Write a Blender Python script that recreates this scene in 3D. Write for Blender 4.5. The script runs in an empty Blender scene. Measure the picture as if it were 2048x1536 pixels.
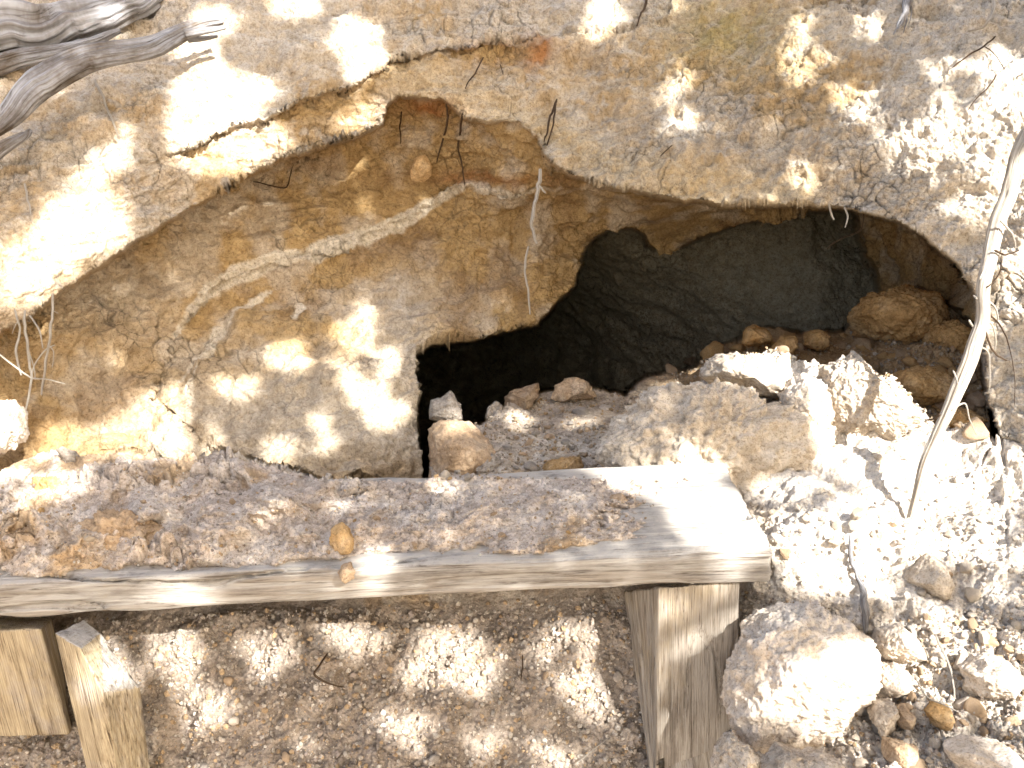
import bpy, math, random
import numpy as np
from mathutils import Vector

# ------------------------------------------------------------------ camera, sky, sun, exposure
scene = bpy.context.scene
W, H, F = 2048.0, 1536.0, 2054.0
PITCH = math.radians(20.0)
CAM = np.array([0.0, -1.126, 0.65])
cd = bpy.data.cameras.new('camera'); cam = bpy.data.objects.new('camera', cd)
scene.collection.objects.link(cam); scene.camera = cam
cam.location = CAM.tolist(); cam.rotation_euler = (math.pi/2 - PITCH, 0, 0)
cd.sensor_width = 36.0; cd.lens = 36.0*F/W; cd.clip_start = 0.02; cd.clip_end = 500.0

SUN = np.array([0.46, -0.62, 0.64]); SUN /= np.linalg.norm(SUN)
SUN_EL = math.asin(SUN[2]); SUN_AZ = math.atan2(SUN[0], SUN[1])
wd = bpy.data.worlds.new('World'); scene.world = wd; wd.use_nodes = True
wn = wd.node_tree; bgn = wn.nodes['Background']
sky = wn.nodes.new('ShaderNodeTexSky'); sky.sky_type = 'NISHITA'; sky.sun_disc = False
sky.sun_elevation = SUN_EL; sky.sun_rotation = SUN_AZ
sky.dust_density = 7.0; sky.air_density = 1.0; sky.ozone_density = 0.3
wn.links.new(sky.outputs[0], bgn.inputs[0]); bgn.inputs[1].default_value = 0.15
sl = bpy.data.lights.new('sun', 'SUN'); so = bpy.data.objects.new('sun', sl)
scene.collection.objects.link(so)
sl.energy = 5.0; sl.angle = math.radians(0.53); sl.color = (1.0, 0.98, 0.955)
so.rotation_euler = Vector(SUN.tolist()).to_track_quat('Z', 'Y').to_euler()
scene.view_settings.view_transform = 'Standard'; scene.view_settings.look = 'None'
scene.view_settings.gamma = 1.0; scene.view_settings.exposure = 1.8
scene.render.resolution_x = 1024; scene.render.resolution_y = 768
scene.cycles.max_bounces = 8; scene.cycles.diffuse_bounces = 5

CP, SP = math.cos(PITCH), math.sin(PITCH)
FW = np.array([0, CP, -SP]); UP = np.array([0, SP, CP]); RT = np.array([1.0, 0, 0])
def unp(u, v, z):
    """point at picture position u, v and distance z in front of the lens"""
    u = np.asarray(u, float); v = np.asarray(v, float); z = np.asarray(z, float)
    a = (u - W/2)/F*z; b = -(v - H/2)/F*z
    return CAM + a[..., None]*RT + b[..., None]*UP + z[..., None]*FW
def prj(P):
    d = P - CAM; z = d@FW
    zz = np.where(z > 0.05, z, 0.05)
    return W/2 + (d@RT)/zz*F, H/2 - (d@UP)/zz*F, z
def at_y(u, v, Y):
    r = unp(u, v, 1.0) - CAM
    return CAM + r*((Y - CAM[1])/r[1])

# ------------------------------------------------------------------ noise
rng = np.random.default_rng(11); random.seed(5)
TB = rng.random(1 << 16).astype(np.float32)
def _h(i, j, k):
    n = (i*73856093) ^ (j*19349663) ^ (k*83492791)
    return (n ^ (n >> 13)) & 0xFFFF
def vnoise(P, seed=0):
    P = P.astype(np.float32); I = np.floor(P).astype(np.int64); f = P - I; I += seed*57
    w = f*f*f*(f*(f*6 - 15) + 10)
    r = 0
    for dx in (0, 1):
        wx = w[..., 0] if dx else 1 - w[..., 0]
        for dy in (0, 1):
            wy = w[..., 1] if dy else 1 - w[..., 1]
            for dz in (0, 1):
                wz = w[..., 2] if dz else 1 - w[..., 2]
                r = r + wx*wy*wz*TB[_h(I[..., 0]+dx, I[..., 1]+dy, I[..., 2]+dz)]
    return r*2 - 1
def fbm(P, sc, octv=4, seed=0, rough=0.5):
    a, s, t = 1.0, 0.0, 0.0
    Q = P*sc
    for o in range(octv):
        s = s + a*vnoise(Q, seed + o*7); t += a; a *= rough
        Q = Q*2.03 + 11.3
    return s/t
def cells(P, sc, seed=0, jit=1.0):
    """distance to nearest and second nearest feature point, and an id value"""
    Q = (P*sc).astype(np.float32); I = np.floor(Q).astype(np.int64); f = Q - I; I += seed*31
    d1 = np.full(Q.shape[:-1], 9.0, np.float32); d2 = d1.copy(); idv = np.zeros_like(d1)
    for dx in (-1, 0, 1):
        for dy in (-1, 0, 1):
            for dz in (-1, 0, 1):
                h = _h(I[..., 0]+dx, I[..., 1]+dy, I[..., 2]+dz)
                ox = dx + .5 + jit*(TB[h] - .5) - f[..., 0]; oy = dy + .5 + jit*(TB[(h*7+13) & 0xFFFF] - .5) - f[..., 1]; oz = dz + .5 + jit*(TB[(h*11+29) & 0xFFFF] - .5) - f[..., 2]
                d = ox*ox + oy*oy + oz*oz
                m = d < d1
                d2 = np.where(m, d1, np.minimum(d2, d)); idv = np.where(m, TB[(h*3+5) & 0xFFFF], idv); d1 = np.where(m, d, d1)
    return np.sqrt(d1), np.sqrt(d2), idv
def sst(a, b, x):
    t = np.clip((x - a)/(b - a), 0, 1); return t*t*(3 - 2*t)
def sdp(U, V, poly):
    """signed distance to a polygon, positive inside"""
    d = np.full(U.shape, 1e9, np.float32); ins = np.zeros(U.shape, bool)
    n = len(poly)
    for i in range(n):
        ax, ay = poly[i]; bx, by = poly[(i+1) % n]
        ex, ey = bx-ax, by-ay
        L = ex*ex + ey*ey + 1e-9
        t = np.clip(((U-ax)*ex + (V-ay)*ey)/L, 0, 1)
        dx = U - ax - t*ex; dy = V - ay - t*ey
        d = np.minimum(d, dx*dx + dy*dy)
        if ey != 0:
            c = ((ay <= V) != (by <= V)) & (U < ax + (V-ay)*ex/ey)
            ins ^= c
    d = np.sqrt(d)
    return np.where(ins, d, -d)
def dline(U, V, pts, wd=None):
    """distance to an open polyline; with wd, the half width interpolated along it is taken off"""
    d = np.full(U.shape, 1e9, np.float32)
    for i in range(len(pts)-1):
        ax, ay = pts[i][:2]; bx, by = pts[i+1][:2]
        ex, ey = bx-ax, by-ay; L = ex*ex + ey*ey + 1e-9
        t = np.clip(((U-ax)*ex + (V-ay)*ey)/L, 0, 1)
        q = np.sqrt((U-ax-t*ex)**2 + (V-ay-t*ey)**2)
        if len(pts[i]) > 2: q = q - (pts[i][2]*(1-t) + pts[i+1][2]*t)
        d = np.minimum(d, q)
    return d
class TPS:
    def __init__(s, pts, lam=1e-3):
        p = np.array(pts, float); s.x = p[:, :2]/1000.; n = len(p)
        K = s.k(s.x[:, None, :] - s.x[None]); A = np.zeros((n+3, n+3))
        A[:n, :n] = K + lam*np.eye(n); A[:n, n] = 1; A[:n, n+1:] = s.x
        A[n, :n] = 1; A[n+1:, :n] = s.x.T
        s.w = np.linalg.solve(A, np.r_[p[:, 2], 0, 0, 0])
    def k(s, d):
        r2 = (d**2).sum(-1) + 1e-12; return 0.5*r2*np.log(r2)
    def __call__(s, U, V):
        u = U/1000.; v = V/1000.; n = len(s.x)
        r = s.w[n] + s.w[n+1]*u + s.w[n+2]*v
        for i in range(n):
            r2 = (u - s.x[i, 0])**2 + (v - s.x[i, 1])**2 + 1e-12
            r = r + s.w[i]*0.5*r2*np.log(r2)
        return r

# ------------------------------------------------------------------ mesh helpers
COL = scene.collection
def mesh_np(name, V, Fq, mat, parent=None, smooth=True, cols=None, vec=None):
    me = bpy.data.meshes.new(name)
    V = np.asarray(V, np.float32); Fq = np.asarray(Fq, np.int32); k = Fq.shape[1]
    me.vertices.add(len(V)); me.vertices.foreach_set('co', V.ravel())
    me.loops.add(Fq.size); me.loops.foreach_set('vertex_index', Fq.ravel())
    me.polygons.add(len(Fq)); me.polygons.foreach_set('loop_start', np.arange(len(Fq), dtype=np.int32)*k)
    me.update(calc_edges=True)
    me.polygons.foreach_set('use_smooth', np.full(len(Fq), smooth))
    if cols is not None:
        a = me.color_attributes.new('pigment', 'FLOAT_COLOR', 'POINT')
        c = np.ones((len(V), 4), np.float32); c[:, :3] = cols; a.data.foreach_set('color', c.ravel())
    if vec is not None:
        a = me.attributes.new('grain', 'FLOAT_VECTOR', 'POINT'); a.data.foreach_set('vector', np.asarray(vec, np.float32).ravel())
    me.materials.append(mat)
    o = bpy.data.objects.new(name, me); COL.objects.link(o)
    if parent: o.parent = parent
    return o
def tag(o, label=None, cat=None, group=None, kind=None):
    if label: o['label'] = label
    if cat: o['category'] = cat
    if group: o['group'] = group
    if kind: o['kind'] = kind
    return o
def gridfaces(nr, nc):
    i = np.arange(nr*nc).reshape(nr, nc)
    return np.stack([i[:-1, :-1], i[1:, :-1], i[1:, 1:], i[:-1, 1:]], -1).reshape(-1, 4)

# ------------------------------------------------------------------ materials
def newmat(name):
    m = bpy.data.materials.new(name); m.use_nodes = True; nt = m.node_tree
    b = nt.nodes['Principled BSDF']; b.inputs['Roughness'].default_value = 0.95
    b.inputs['Specular IOR Level'].default_value = 0.15
    return m, nt, b
def nd(nt, t, **kw):
    n = nt.nodes.new(t)
    for k, v in kw.items():
        if hasattr(n, k): setattr(n, k, v)
        else: n.inputs[k].default_value = v
    return n
def ramp(nt, src, stops):
    r = nt.nodes.new('ShaderNodeValToRGB'); e = r.color_ramp.elements
    while len(e) < len(stops): e.new(0.5)
    for q, (p, c) in zip(e, stops): q.position = p; q.color = (*c, 1)
    nt.links.new(src, r.inputs[0]); return r
def mix(nt, typ, fac, a, b):
    m = nt.nodes.new('ShaderNodeMix'); m.data_type = 'RGBA'; m.blend_type = typ
    if isinstance(fac, float): m.inputs[0].default_value = fac
    else: nt.links.new(fac, m.inputs[0])
    for s, x in ((m.inputs[6], a), (m.inputs[7], b)):
        if isinstance(x, tuple): s.default_value = (*x, 1)
        else: nt.links.new(x, s)
    return m.outputs[2]
def earth_mat(name, flat=None, bump=0.6, sc=1.0):
    m, nt, b = newmat(name)
    geo = nd(nt, 'ShaderNodeNewGeometry') if flat is None else nd(nt, 'ShaderNodeTexCoord')
    pos = geo.outputs['Position'] if flat is None else geo.outputs['Object']
    if flat is None:
        at = nd(nt, 'ShaderNodeAttribute', attribute_name='pigment'); base = at.outputs['Color']
    else:
        n0 = nd(nt, 'ShaderNodeTexNoise', Scale=14.0*sc, Detail=6.0, Roughness=0.65); nt.links.new(pos, n0.inputs['Vector'])
        base = ramp(nt, n0.outputs[0], flat).outputs[0]
        oi = nd(nt, 'ShaderNodeObjectInfo')
        rr = ramp(nt, oi.outputs['Random'], [(0, (.80, .78, .76)), (.5, (1, .97, .92)), (1, (1.12, 1.12, 1.14))])
        base = mix(nt, 'MULTIPLY', 1.0, base, rr.outputs[0])
    n1 = nd(nt, 'ShaderNodeTexNoise', Scale=160.0*sc, Detail=8.0, Roughness=0.72); nt.links.new(pos, n1.inputs['Vector'])
    r1 = ramp(nt, n1.outputs[0], [(0.30, (.50, .45, .40)), (0.46, (.94, .93, .92)), (0.68, (1.22, 1.21, 1.2))])
    c = mix(nt, 'MULTIPLY', 1.0, base, r1.outputs[0])
    n2 = nd(nt, 'ShaderNodeTexNoise', Scale=38.0*sc, Detail=5.0, Roughness=0.6); nt.links.new(pos, n2.inputs['Vector'])
    r2 = ramp(nt, n2.outputs[0], [(0.3, (.84, .80, .74)), (0.65, (1.08, 1.08, 1.08))])
    c = mix(nt, 'MULTIPLY', 1.0, c, r2.outputs[0])
    n4 = nd(nt, 'ShaderNodeTexNoise', Scale=420.0*sc, Detail=2.0, Roughness=0.5); nt.links.new(pos, n4.inputs['Vector'])
    r4 = ramp(nt, n4.outputs[0], [(0.33, (.62, .55, .50)), (0.42, (1, 1, 1)), (0.64, (1, 1, 1)), (0.72, (1.3, 1.3, 1.3))])
    c = mix(nt, 'MULTIPLY', 0.8, c, r4.outputs[0])
    n5 = nd(nt, 'ShaderNodeTexNoise', Scale=70.0*sc, Detail=9.0, Roughness=0.8, Distortion=.8); nt.links.new(pos, n5.inputs['Vector'])
    r5 = ramp(nt, n5.outputs[0], [(0.36, (.55, .49, .43)), (0.43, (1, 1, 1))])
    c = mix(nt, 'MULTIPLY', .7, c, r5.outputs[0])
    nt.links.new(c, b.inputs['Base Color'])
    ad = nd(nt, 'ShaderNodeMath', operation='ADD'); nt.links.new(n1.outputs[0], ad.inputs[0])
    n3 = nd(nt, 'ShaderNodeTexVoronoi', Scale=210.0*sc); nt.links.new(pos, n3.inputs['Vector'])
    ml = nd(nt, 'ShaderNodeMath', operation='MULTIPLY'); ml.inputs[1].default_value = 0.35; nt.links.new(n3.outputs['Distance'], ml.inputs[0])
    nt.links.new(ml.outputs[0], ad.inputs[1])
    bp = nd(nt, 'ShaderNodeBump', Strength=bump, Distance=0.004); nt.links.new(ad.outputs[0], bp.inputs['Height'])
    nt.links.new(bp.outputs[0], b.inputs['Normal'])
    return m
M_earth = earth_mat('earth', bump=0.95)
M_pale = earth_mat('pale_rock', [(.25, (.45, .39, .31)), (.5, (.55, .49, .41)), (.75, (.64, .59, .51))])
M_tan = earth_mat('tan_rock', [(.25, (.34, .25, .16)), (.5, (.45, .34, .23)), (.75, (.54, .45, .34))])
M_ochre = earth_mat('ochre_rock', [(.25, (.36, .22, .09)), (.5, (.48, .32, .15)), (.75, (.55, .42, .26))])
M_grey = earth_mat('grey_rock', [(.25, (.27, .25, .22)), (.5, (.37, .34, .30)), (.75, (.47, .44, .39))])
def wood_mat(name, fresh, grey, k=1.0, greyed=0.5):
    m, nt, b = newmat(name); b.inputs['Roughness'].default_value = 0.85
    at = nd(nt, 'ShaderNodeAttribute', attribute_name='grain')
    def mapped(s):
        q = nd(nt, 'ShaderNodeMapping'); q.inputs['Scale'].default_value = s; nt.links.new(at.outputs['Vector'], q.inputs['Vector']); return q.outputs[0]
    w = nd(nt, 'ShaderNodeTexNoise', Scale=1.0, Detail=6.0, Roughness=.72, Distortion=0.8); nt.links.new(mapped((9*k, 250*k, 250*k)), w.inputs['Vector'])
    w2 = nd(nt, 'ShaderNodeTexNoise', Scale=1.0, Detail=3.0, Roughness=.5, Distortion=1.5); nt.links.new(mapped((4*k, 48*k, 48*k)), w2.inputs['Vector'])
    w3 = nd(nt, 'ShaderNodeTexNoise', Scale=1.0, Detail=5.0, Roughness=.7); nt.links.new(mapped((9, 13, 13)), w3.inputs['Vector'])
    ws = nd(nt, 'ShaderNodeTexWave', Scale=1.0, Distortion=3.0, Detail=2.0, wave_type='BANDS', bands_direction='Y'); nt.links.new(mapped((2*k, 70*k, 70*k)), ws.inputs['Vector'])
    gr = ramp(nt, w3.outputs[0], [(max(.05, .62-.4*greyed), fresh), (min(.95, .82-.4*greyed), grey)])
    g1 = ramp(nt, w.outputs[0], [(.36, (.34, .30, .26)), (.45, (.88, .86, .84)), (.60, (1.15, 1.14, 1.12))])
    g2 = ramp(nt, w2.outputs[0], [(.25, (.62, .58, .54)), (.40, (.93, .92, .91)), (.7, (1.06, 1.06, 1.06))])
    g3 = ramp(nt, ws.outputs[0], [(0, (.78, .72, .66)), (.4, (1, 1, 1))])
    c = mix(nt, 'MULTIPLY', 1.0, gr.outputs[0], g1.outputs[0]); c = mix(nt, 'MULTIPLY', 1.0, c, g2.outputs[0]); c = mix(nt, 'MULTIPLY', .7, c, g3.outputs[0])
    w5 = nd(nt, 'ShaderNodeTexNoise', Scale=1.0, Detail=6.0, Roughness=.7); nt.links.new(mapped((6, 26, 26)), w5.inputs['Vector'])
    g5 = ramp(nt, w5.outputs[0], [(.36, (.50, .47, .45)), (.5, (1, 1, 1))]); c = mix(nt, 'MULTIPLY', .75, c, g5.outputs[0])
    w6 = nd(nt, 'ShaderNodeTexNoise', Scale=1.0, Detail=3.0, Roughness=.5, Distortion=.4); nt.links.new(mapped((1.6, 60, 60)), w6.inputs['Vector'])
    g6 = ramp(nt, w6.outputs[0], [(.30, (.30, .25, .2)), (.345, (1, 1, 1))]); c = mix(nt, 'MULTIPLY', .8, c, g6.outputs[0])
    if name == 'weathered_plank':
        ge = nd(nt, 'ShaderNodeNewGeometry'); sx = nd(nt, 'ShaderNodeSeparateXYZ'); nt.links.new(ge.outputs['Normal'], sx.inputs[0])
        wd_ = nd(nt, 'ShaderNodeTexNoise', Scale=30.0, Detail=8.0, Roughness=.75); nt.links.new(ge.outputs['Position'], wd_.inputs['Vector'])
        mm = nd(nt, 'ShaderNodeMath', operation='MULTIPLY'); nt.links.new(sx.outputs[2], mm.inputs[0]); nt.links.new(wd_.outputs[0], mm.inputs[1])
        rd_ = ramp(nt, mm.outputs[0], [(.32, (0, 0, 0)), (.52, (.85, .85, .85))]); c = mix(nt, 'MIX', rd_.outputs[0], c, (.52, .47, .40))
    nt.links.new(c, b.inputs['Base Color'])
    ad = nd(nt, 'ShaderNodeMath', operation='ADD'); nt.links.new(w.outputs[0], ad.inputs[0]); nt.links.new(w2.outputs[0], ad.inputs[1])
    bp = nd(nt, 'ShaderNodeBump', Strength=.8, Distance=0.0035); nt.links.new(ad.outputs[0], bp.inputs['Height']); nt.links.new(bp.outputs[0], b.inputs['Normal'])
    return m
M_plank = wood_mat('weathered_plank', (.40, .35, .27), (.40, .38, .345), greyed=1.0)
M_post = wood_mat('weathered_post', (.46, .39, .28), (.45, .41, .35), k=1.6, greyed=.8)
M_stake = wood_mat('yellow_timber', (.46, .385, .26), (.42, .38, .33), k=1.5, greyed=.35)
M_drift = wood_mat('silvered_wood', (.15, .125, .10), (.36, .37, .39), k=.8, greyed=.65)
M_rootp = wood_mat('pale_root', (.50, .45, .37), (.58, .545, .48), k=2.0, greyed=.6)
M_rootd = wood_mat('dark_root', (.10, .065, .04), (.17, .12, .08), k=2.0, greyed=.4)

# ------------------------------------------------------------------ terrain layers
OUT = TPS([(-600,-600,2.2),(0,-600,2.35),(1024,-700,2.6),(2048,-600,2.3),(2700,-600,2.0),
 (0,0,1.85),(500,0,2.0),(1024,0,2.1),(1600,0,2.02),(2048,0,1.85),
 (0,300,1.68),(300,250,1.78),(600,200,1.88),(900,150,1.96),(1200,230,1.96),(1500,250,1.88),(1800,250,1.76),(2048,250,1.68),
 (0,550,1.58),(150,560,1.66),(480,350,1.84),(770,250,1.93),(1100,340,1.91),(1400,400,1.82),(1700,410,1.75),(1900,500,1.68),(2048,600,1.60),
 (0,900,1.60),(-400,900,1.45),(2048,900,1.54),(1980,800,1.60),(2500,900,1.35),(-800,300,1.4),(2900,300,1.45)])
REC = TPS([(100,650,1.74),(100,850,1.68),(300,500,1.88),(500,400,1.98),(800,215,2.06),(850,300,2.08),(1100,370,2.06),(900,480,2.11),(600,500,2.0),(400,650,1.90),(300,850,1.77),(500,700,1.86),(700,800,1.79),(830,800,1.83),(600,950,1.68),(830,940,1.74),(950,620,2.03),(1100,600,2.1),(1150,450,2.2),(1340,400,2.12),(1340,480,2.4),(1600,425,2.3),(0,700,1.68),(2000,500,2.2)])
CAV = TPS([(1000,750,3.9),(1300,600,3.0),(1600,550,2.7),(1700,450,2.75),(1200,480,2.8),(1000,850,3.6),(1150,700,3.5),(1400,450,2.7)])
RWL = TPS([(1720,450,2.4),(1850,520,2.2),(1940,620,2.0),(1950,800,1.85),(1750,600,2.4)])
FLO = TPS([(900,850,1.85),(1000,830,1.93),(1100,775,2.12),(1200,770,2.15),(1100,900,1.76),(1200,850,1.87),(1000,950,1.63),(1300,755,2.15),(1500,665,2.3),(1700,650,2.28),(1820,575,2.3),(1600,740,1.98),(1900,700,2.0),(1950,870,1.75),(1250,880,1.80),(860,960,1.66)])
GRD = TPS([(-600,950,1.45),(0,940,1.60),(250,910,1.66),(600,960,1.64),(1000,965,1.60),(1250,940,1.58),(1400,780,1.72),(1600,730,1.77),(1750,750,1.73),(1850,860,1.64),(2048,890,1.56),(1600,950,1.52),(1800,1050,1.43),(2048,1100,1.38),(1560,1130,1.38),(1700,1300,1.34),(2048,1350,1.25),(1500,1500,1.36),(1500,1320,1.375),(2048,1536,1.16),(1720,1536,1.21),
 (-600,1240,1.45),(600,1050,1.60),(1000,1050,1.58),(200,1050,1.60),(1400,1040,1.52),
 (300,1250,1.445),(700,1250,1.44),(1200,1240,1.435),(1400,1240,1.44),(300,1400,1.42),(700,1400,1.41),(1200,1400,1.42),(1400,1420,1.41),(300,1536,1.39),(700,1536,1.37),(1200,1536,1.385),(1400,1560,1.385),(0,1500,1.40),(0,1300,1.48),(700,2000,1.18),(700,2700,1.10),(2048,2000,1.0),(2800,1536,1.0),(2800,900,1.25),(-800,1536,1.25),(-800,2400,1.1)])

P_REC = [(-60,690),(40,650),(100,600),(170,555),(250,500),(360,430),(480,360),(560,325),(640,298),(720,275),(768,250),(775,215),(800,193),(850,198),(885,202),(930,235),(975,247),(1040,236),(1075,275),(1098,320),(1115,342),(1200,372),(1300,388),(1345,396),(1440,411),(1560,409),(1680,418),(1750,432),(1800,450),(1850,480),(1910,530),(1950,590),(1958,700),(1975,800),(2005,900),(2020,1100),(-60,1100)]
P_CAV = [(1172,500),(1190,475),(1215,460),(1262,455),(1288,466),(1298,490),(1330,500),(1365,488),(1410,470),(1480,447),(1560,430),(1620,424),(1700,422),(1800,445),(1900,520),(1960,600),(1990,900),(1900,1000),(850,1000),(842,930),(836,880),(838,800),(830,760),(834,708),(860,694),(900,690),(940,688),(985,672),(1030,662),(1078,650),(1110,612),(1150,570),(1158,530)]
P_RWL = [(1700,400),(1712,470),(1730,520),(1757,560),(1752,600),(1740,700),(1760,950),(2060,950),(2060,400)]
P_FLO = [(862,1040),(860,935),(862,870),(880,850),(960,842),(1000,815),(1080,782),(1180,770),(1250,784),(1300,748),(1380,737),(1420,702),(1490,668),(1540,655),(1600,664),(1690,662),(1712,620),(1750,592),(1830,574),(1900,602),(1950,650),(1985,880),(2010,1040)]
P_GRD = [(-1300,700),(-300,880),(0,945),(60,915),(110,902),(170,915),(250,908),(310,918),(370,932),(430,912),(520,935),(640,964),(700,958),(745,962),(850,966),(1000,966),(1195,955),(1215,930),(1300,900),(1380,830),(1405,745),(1435,718),(1502,711),(1567,718),(1645,732),(1700,712),(1741,742),(1792,766),(1823,793),(1850,824),(1865,869),(1895,872),(1990,876),(2048,890),(2400,850),(3500,700),(3500,3200),(-1500,3200),(-1500,700)]
P_UP1 = [(-300,420),(20,330),(200,330),(335,312),(470,258),(590,208),(700,182),(780,132),(900,98),(980,93),(1100,72),(1180,82),(1250,70),(1330,20),(1400,-200),(1200,-2000),(-2500,-2000),(-2500,420)]
P_VEIN = [(1140,372),(1000,378),(920,376),(860,410),(780,450),(680,490),(560,520),(480,548),(420,582),(380,622),(335,690),(300,800),(500,980),(850,980),(1200,700),(1300,420)]

def axis(lo, hi, a, b, st):
    core = np.arange(a, b+st, st); l = [a]; s = st
    while l[-1] > lo: s *= 1.25; l.append(l[-1]-s)
    r = [core[-1]]; s = st
    while r[-1] < hi: s *= 1.25; r.append(r[-1]+s)
    return np.r_[np.array(l[1:])[::-1], core, np.array(r[1:])]
STEP = 1.8
us = axis(-1200, 3200, -130, 2300, STEP); vs = axis(-1400, 2600, -40, 1580, STEP)
U, V = np.meshgrid(us, vs); U = U.astype(np.float32); V = V.astype(np.float32)
UV3 = np.stack([U, V, np.zeros_like(U)], -1)
jit = fbm(UV3, 1/70., 3, 3)*11 + fbm(UV3, 1/14., 4, 9, .65)*9
jit2 = fbm(UV3, 1/40., 3, 23)*8 + fbm(UV3, 1/10., 3, 29)*5
Z = OUT(U, V)
w_up = sst(-5, 5, sdp(U, V, P_UP1) + jit*1.2); Z -= 0.026*w_up*sst(300, 420, U)*sst(1150, 900, U)
s_rec = sdp(U, V, P_REC) + jit*.6; w_rec = sst(-5, 7, s_rec)
R = REC(U, V)
w_vn = sst(-4, 7, sdp(U, V, P_VEIN) + jit2); R = R + 0.010*w_vn
R = R - 0.03*np.exp(-np.maximum(s_rec, 0)/25.)
Z = Z*(1-w_rec) + R*w_rec
w_cav = sst(-3, 5, sdp(U, V, P_CAV) + jit*.5)
CC = CAV(U, V)
w_rw = sst(-8, 14, sdp(U, V, P_RWL) + jit2); CC = CC*(1-w_rw) + RWL(U, V)*w_rw
w_fl = sst(-4, 6, sdp(U, V, P_FLO) + jit2*.9); CC = CC*(1-w_fl) + FLO(U, V)*w_fl
Z = Z*(1-w_cav) + CC*w_cav
w_gr = sst(-4, 6, sdp(U, V, P_GRD) + jit*.7); Z = Z*(1-w_gr) + GRD(U, V)*w_gr
Pt = unp(U, V, Z)
def normals(P):
    du = np.gradient(P, axis=1); dv = np.gradient(P, axis=0)
    n = np.cross(dv, du); n /= np.linalg.norm(n, axis=-1, keepdims=True) + 1e-12
    f = np.sign((n*(CAM - P)).sum(-1, keepdims=True)); return n*np.where(f == 0, 1, f)
N0 = normals(Pt)
# zones
cavz = w_cav*(1-w_gr)
ground = np.maximum(w_gr, cavz*w_fl)
wall = (1 - w_gr)*(1 - w_cav*w_fl)
outer = (1 - w_rec)*(1 - w_gr)
rece = w_rec*(1-w_cav)*(1-w_gr)
Pq = Pt.astype(np.float32)
big = fbm(Pq, 5.5, 4, 1); med = fbm(Pq, 22, 4, 2); fin = fbm(Pq, 95, 4, 4, .6)
# slabby little ledges in the wall: quantised noise, stretched along the bedding
Pa = Pq*np.array([.55, .7, 1.25], np.float32)
tf = fbm(Pa, 26, 3, 8)*3.2 + med*1.1; tq = np.floor(tf); ter = tq + sst(.55, 1.0, tf - tq)
tf2 = fbm(Pa, 75, 3, 18)*3.0; tq2 = np.floor(tf2); ter2 = tq2 + sst(.6, 1.0, tf2 - tq2)
warp = np.stack([fbm(Pq, 30, 2, 41), fbm(Pq, 30, 2, 42), fbm(Pq, 30, 2, 43)], -1)*.012
a1, a2, aid = cells(Pq + warp, 26, 3); crack = 1 - sst(0.0, .055, a2 - a1)
c1, c2, cid = cells(Pq + warp, 55, 5); e1, e2, eid = cells(Pq + warp*.5, 120, 6)
crack2 = 1 - sst(0, .10, c2 - c1)
cmask = sst(-.05, .35, fbm(Pq, 8, 2, 51)); cmask2 = sst(0.0, .3, fbm(Pq, 11, 2, 52))
dome = lambda f1, f2, h: np.sqrt(np.clip(1 - (1 - np.clip((f2 - f1)/h, 0, 1))**2, 0, 1))
chz = np.exp(-((U-1800)/330)**4 - ((V-1010)/210)**4)
clod = dome(c1, c2, .5); clods = dome(e1, e2, .45); clodb = dome(a1, a2, .5)
big2 = fbm(Pq*np.array([.8, 1, 1.15], np.float32), 11, 3, 301)
D = big*.026 + big2*.013*(1 + .4*w_rec) + med*.010 + fin*.0032
crust = np.maximum(w_up*.5, .4)*outer
rt = sst(1450, 1900, U)
plate = (aid - .5)*cmask + .5*(cid - .5)*cmask2
Dw = ter*.0055 + ter2*.0020 + plate*.0038 - crack*cmask*.0045 - crack2*cmask2*.0012 + fbm(Pq, 48, 3, 61)*.004
run = fbm(Pq*np.array([1, 1, .16], np.float32), 62, 3, 71)*sst(.0, 1., np.exp(-((U-1500)/170)**2 - ((V-260)/170)**2)*2)
Dw = Dw + run*.009
Dw = Dw*(1 + .15*rt*outer) + rt*outer*(clod*.0020*(eid > .3) + clods*.0006)
bands = fbm(Pq*np.array([.35, .35, 1.8], np.float32) + Pq[..., :1]*np.array([0, 0, .8], np.float32), 18, 3, 81)
dV = sdp(U, V, P_VEIN)/46. + fbm(Pq, 9, 3, 311)*1.5 + fbm(Pq, 34, 2, 312)*.35
dq = np.floor(dV); led = dq + sst(.62, 1.0, dV - dq)
led = (led*.008 - dV*.0085)
Dr = -led*1.25 + bands*.009 + fbm(Pq, 14, 3, 82)*.014 + ter*.0042 + ter2*.0018 - crack*cmask*.003 + plate*.002
rough = np.clip(fbm(Pq, 7, 2, 91)*1.2 + .65 + sst(1150, 1500, U)*.35*(V > 1200), 0.25, 1.3)
rough = rough*(1 - .78*np.exp(-((U-1800)/330)**4 - ((V-1010)/210)**4))
Dg = rough*(clodb*aid*.013*sst(.3, .6, aid) + clod*.007*cid*1.3 + clods*.0045*eid*1.3*(1 - .8*chz)) + chz*(ter*.004 + big2*.012 + fbm(Pq, 40, 4, 321, .6)*.006) + fin*.003 + med*.006
D = D + Dw*(outer + cavz*(1-w_fl)*.3) + Dr*rece + Dg*ground
# keep the block under the plank from pushing through it
under = sst(1.0, .6, np.abs(V - 1120)/140)*(U < 1500)
D = D*(1 - .8*under)
D = D*sst(.12, .6, np.abs((N0*((CAM - Pt)/np.linalg.norm(CAM - Pt, axis=-1, keepdims=True))).sum(-1)))
sm = np.maximum.reduce([w*(1-w) for w in (w_rec, w_cav, w_gr, w_fl*w_cav, w_rw*w_cav, w_up)])*4
D = D*(1 - .85*np.clip(sm*1.5, 0, 1))
Pt = Pt + N0*D[..., None]

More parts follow.
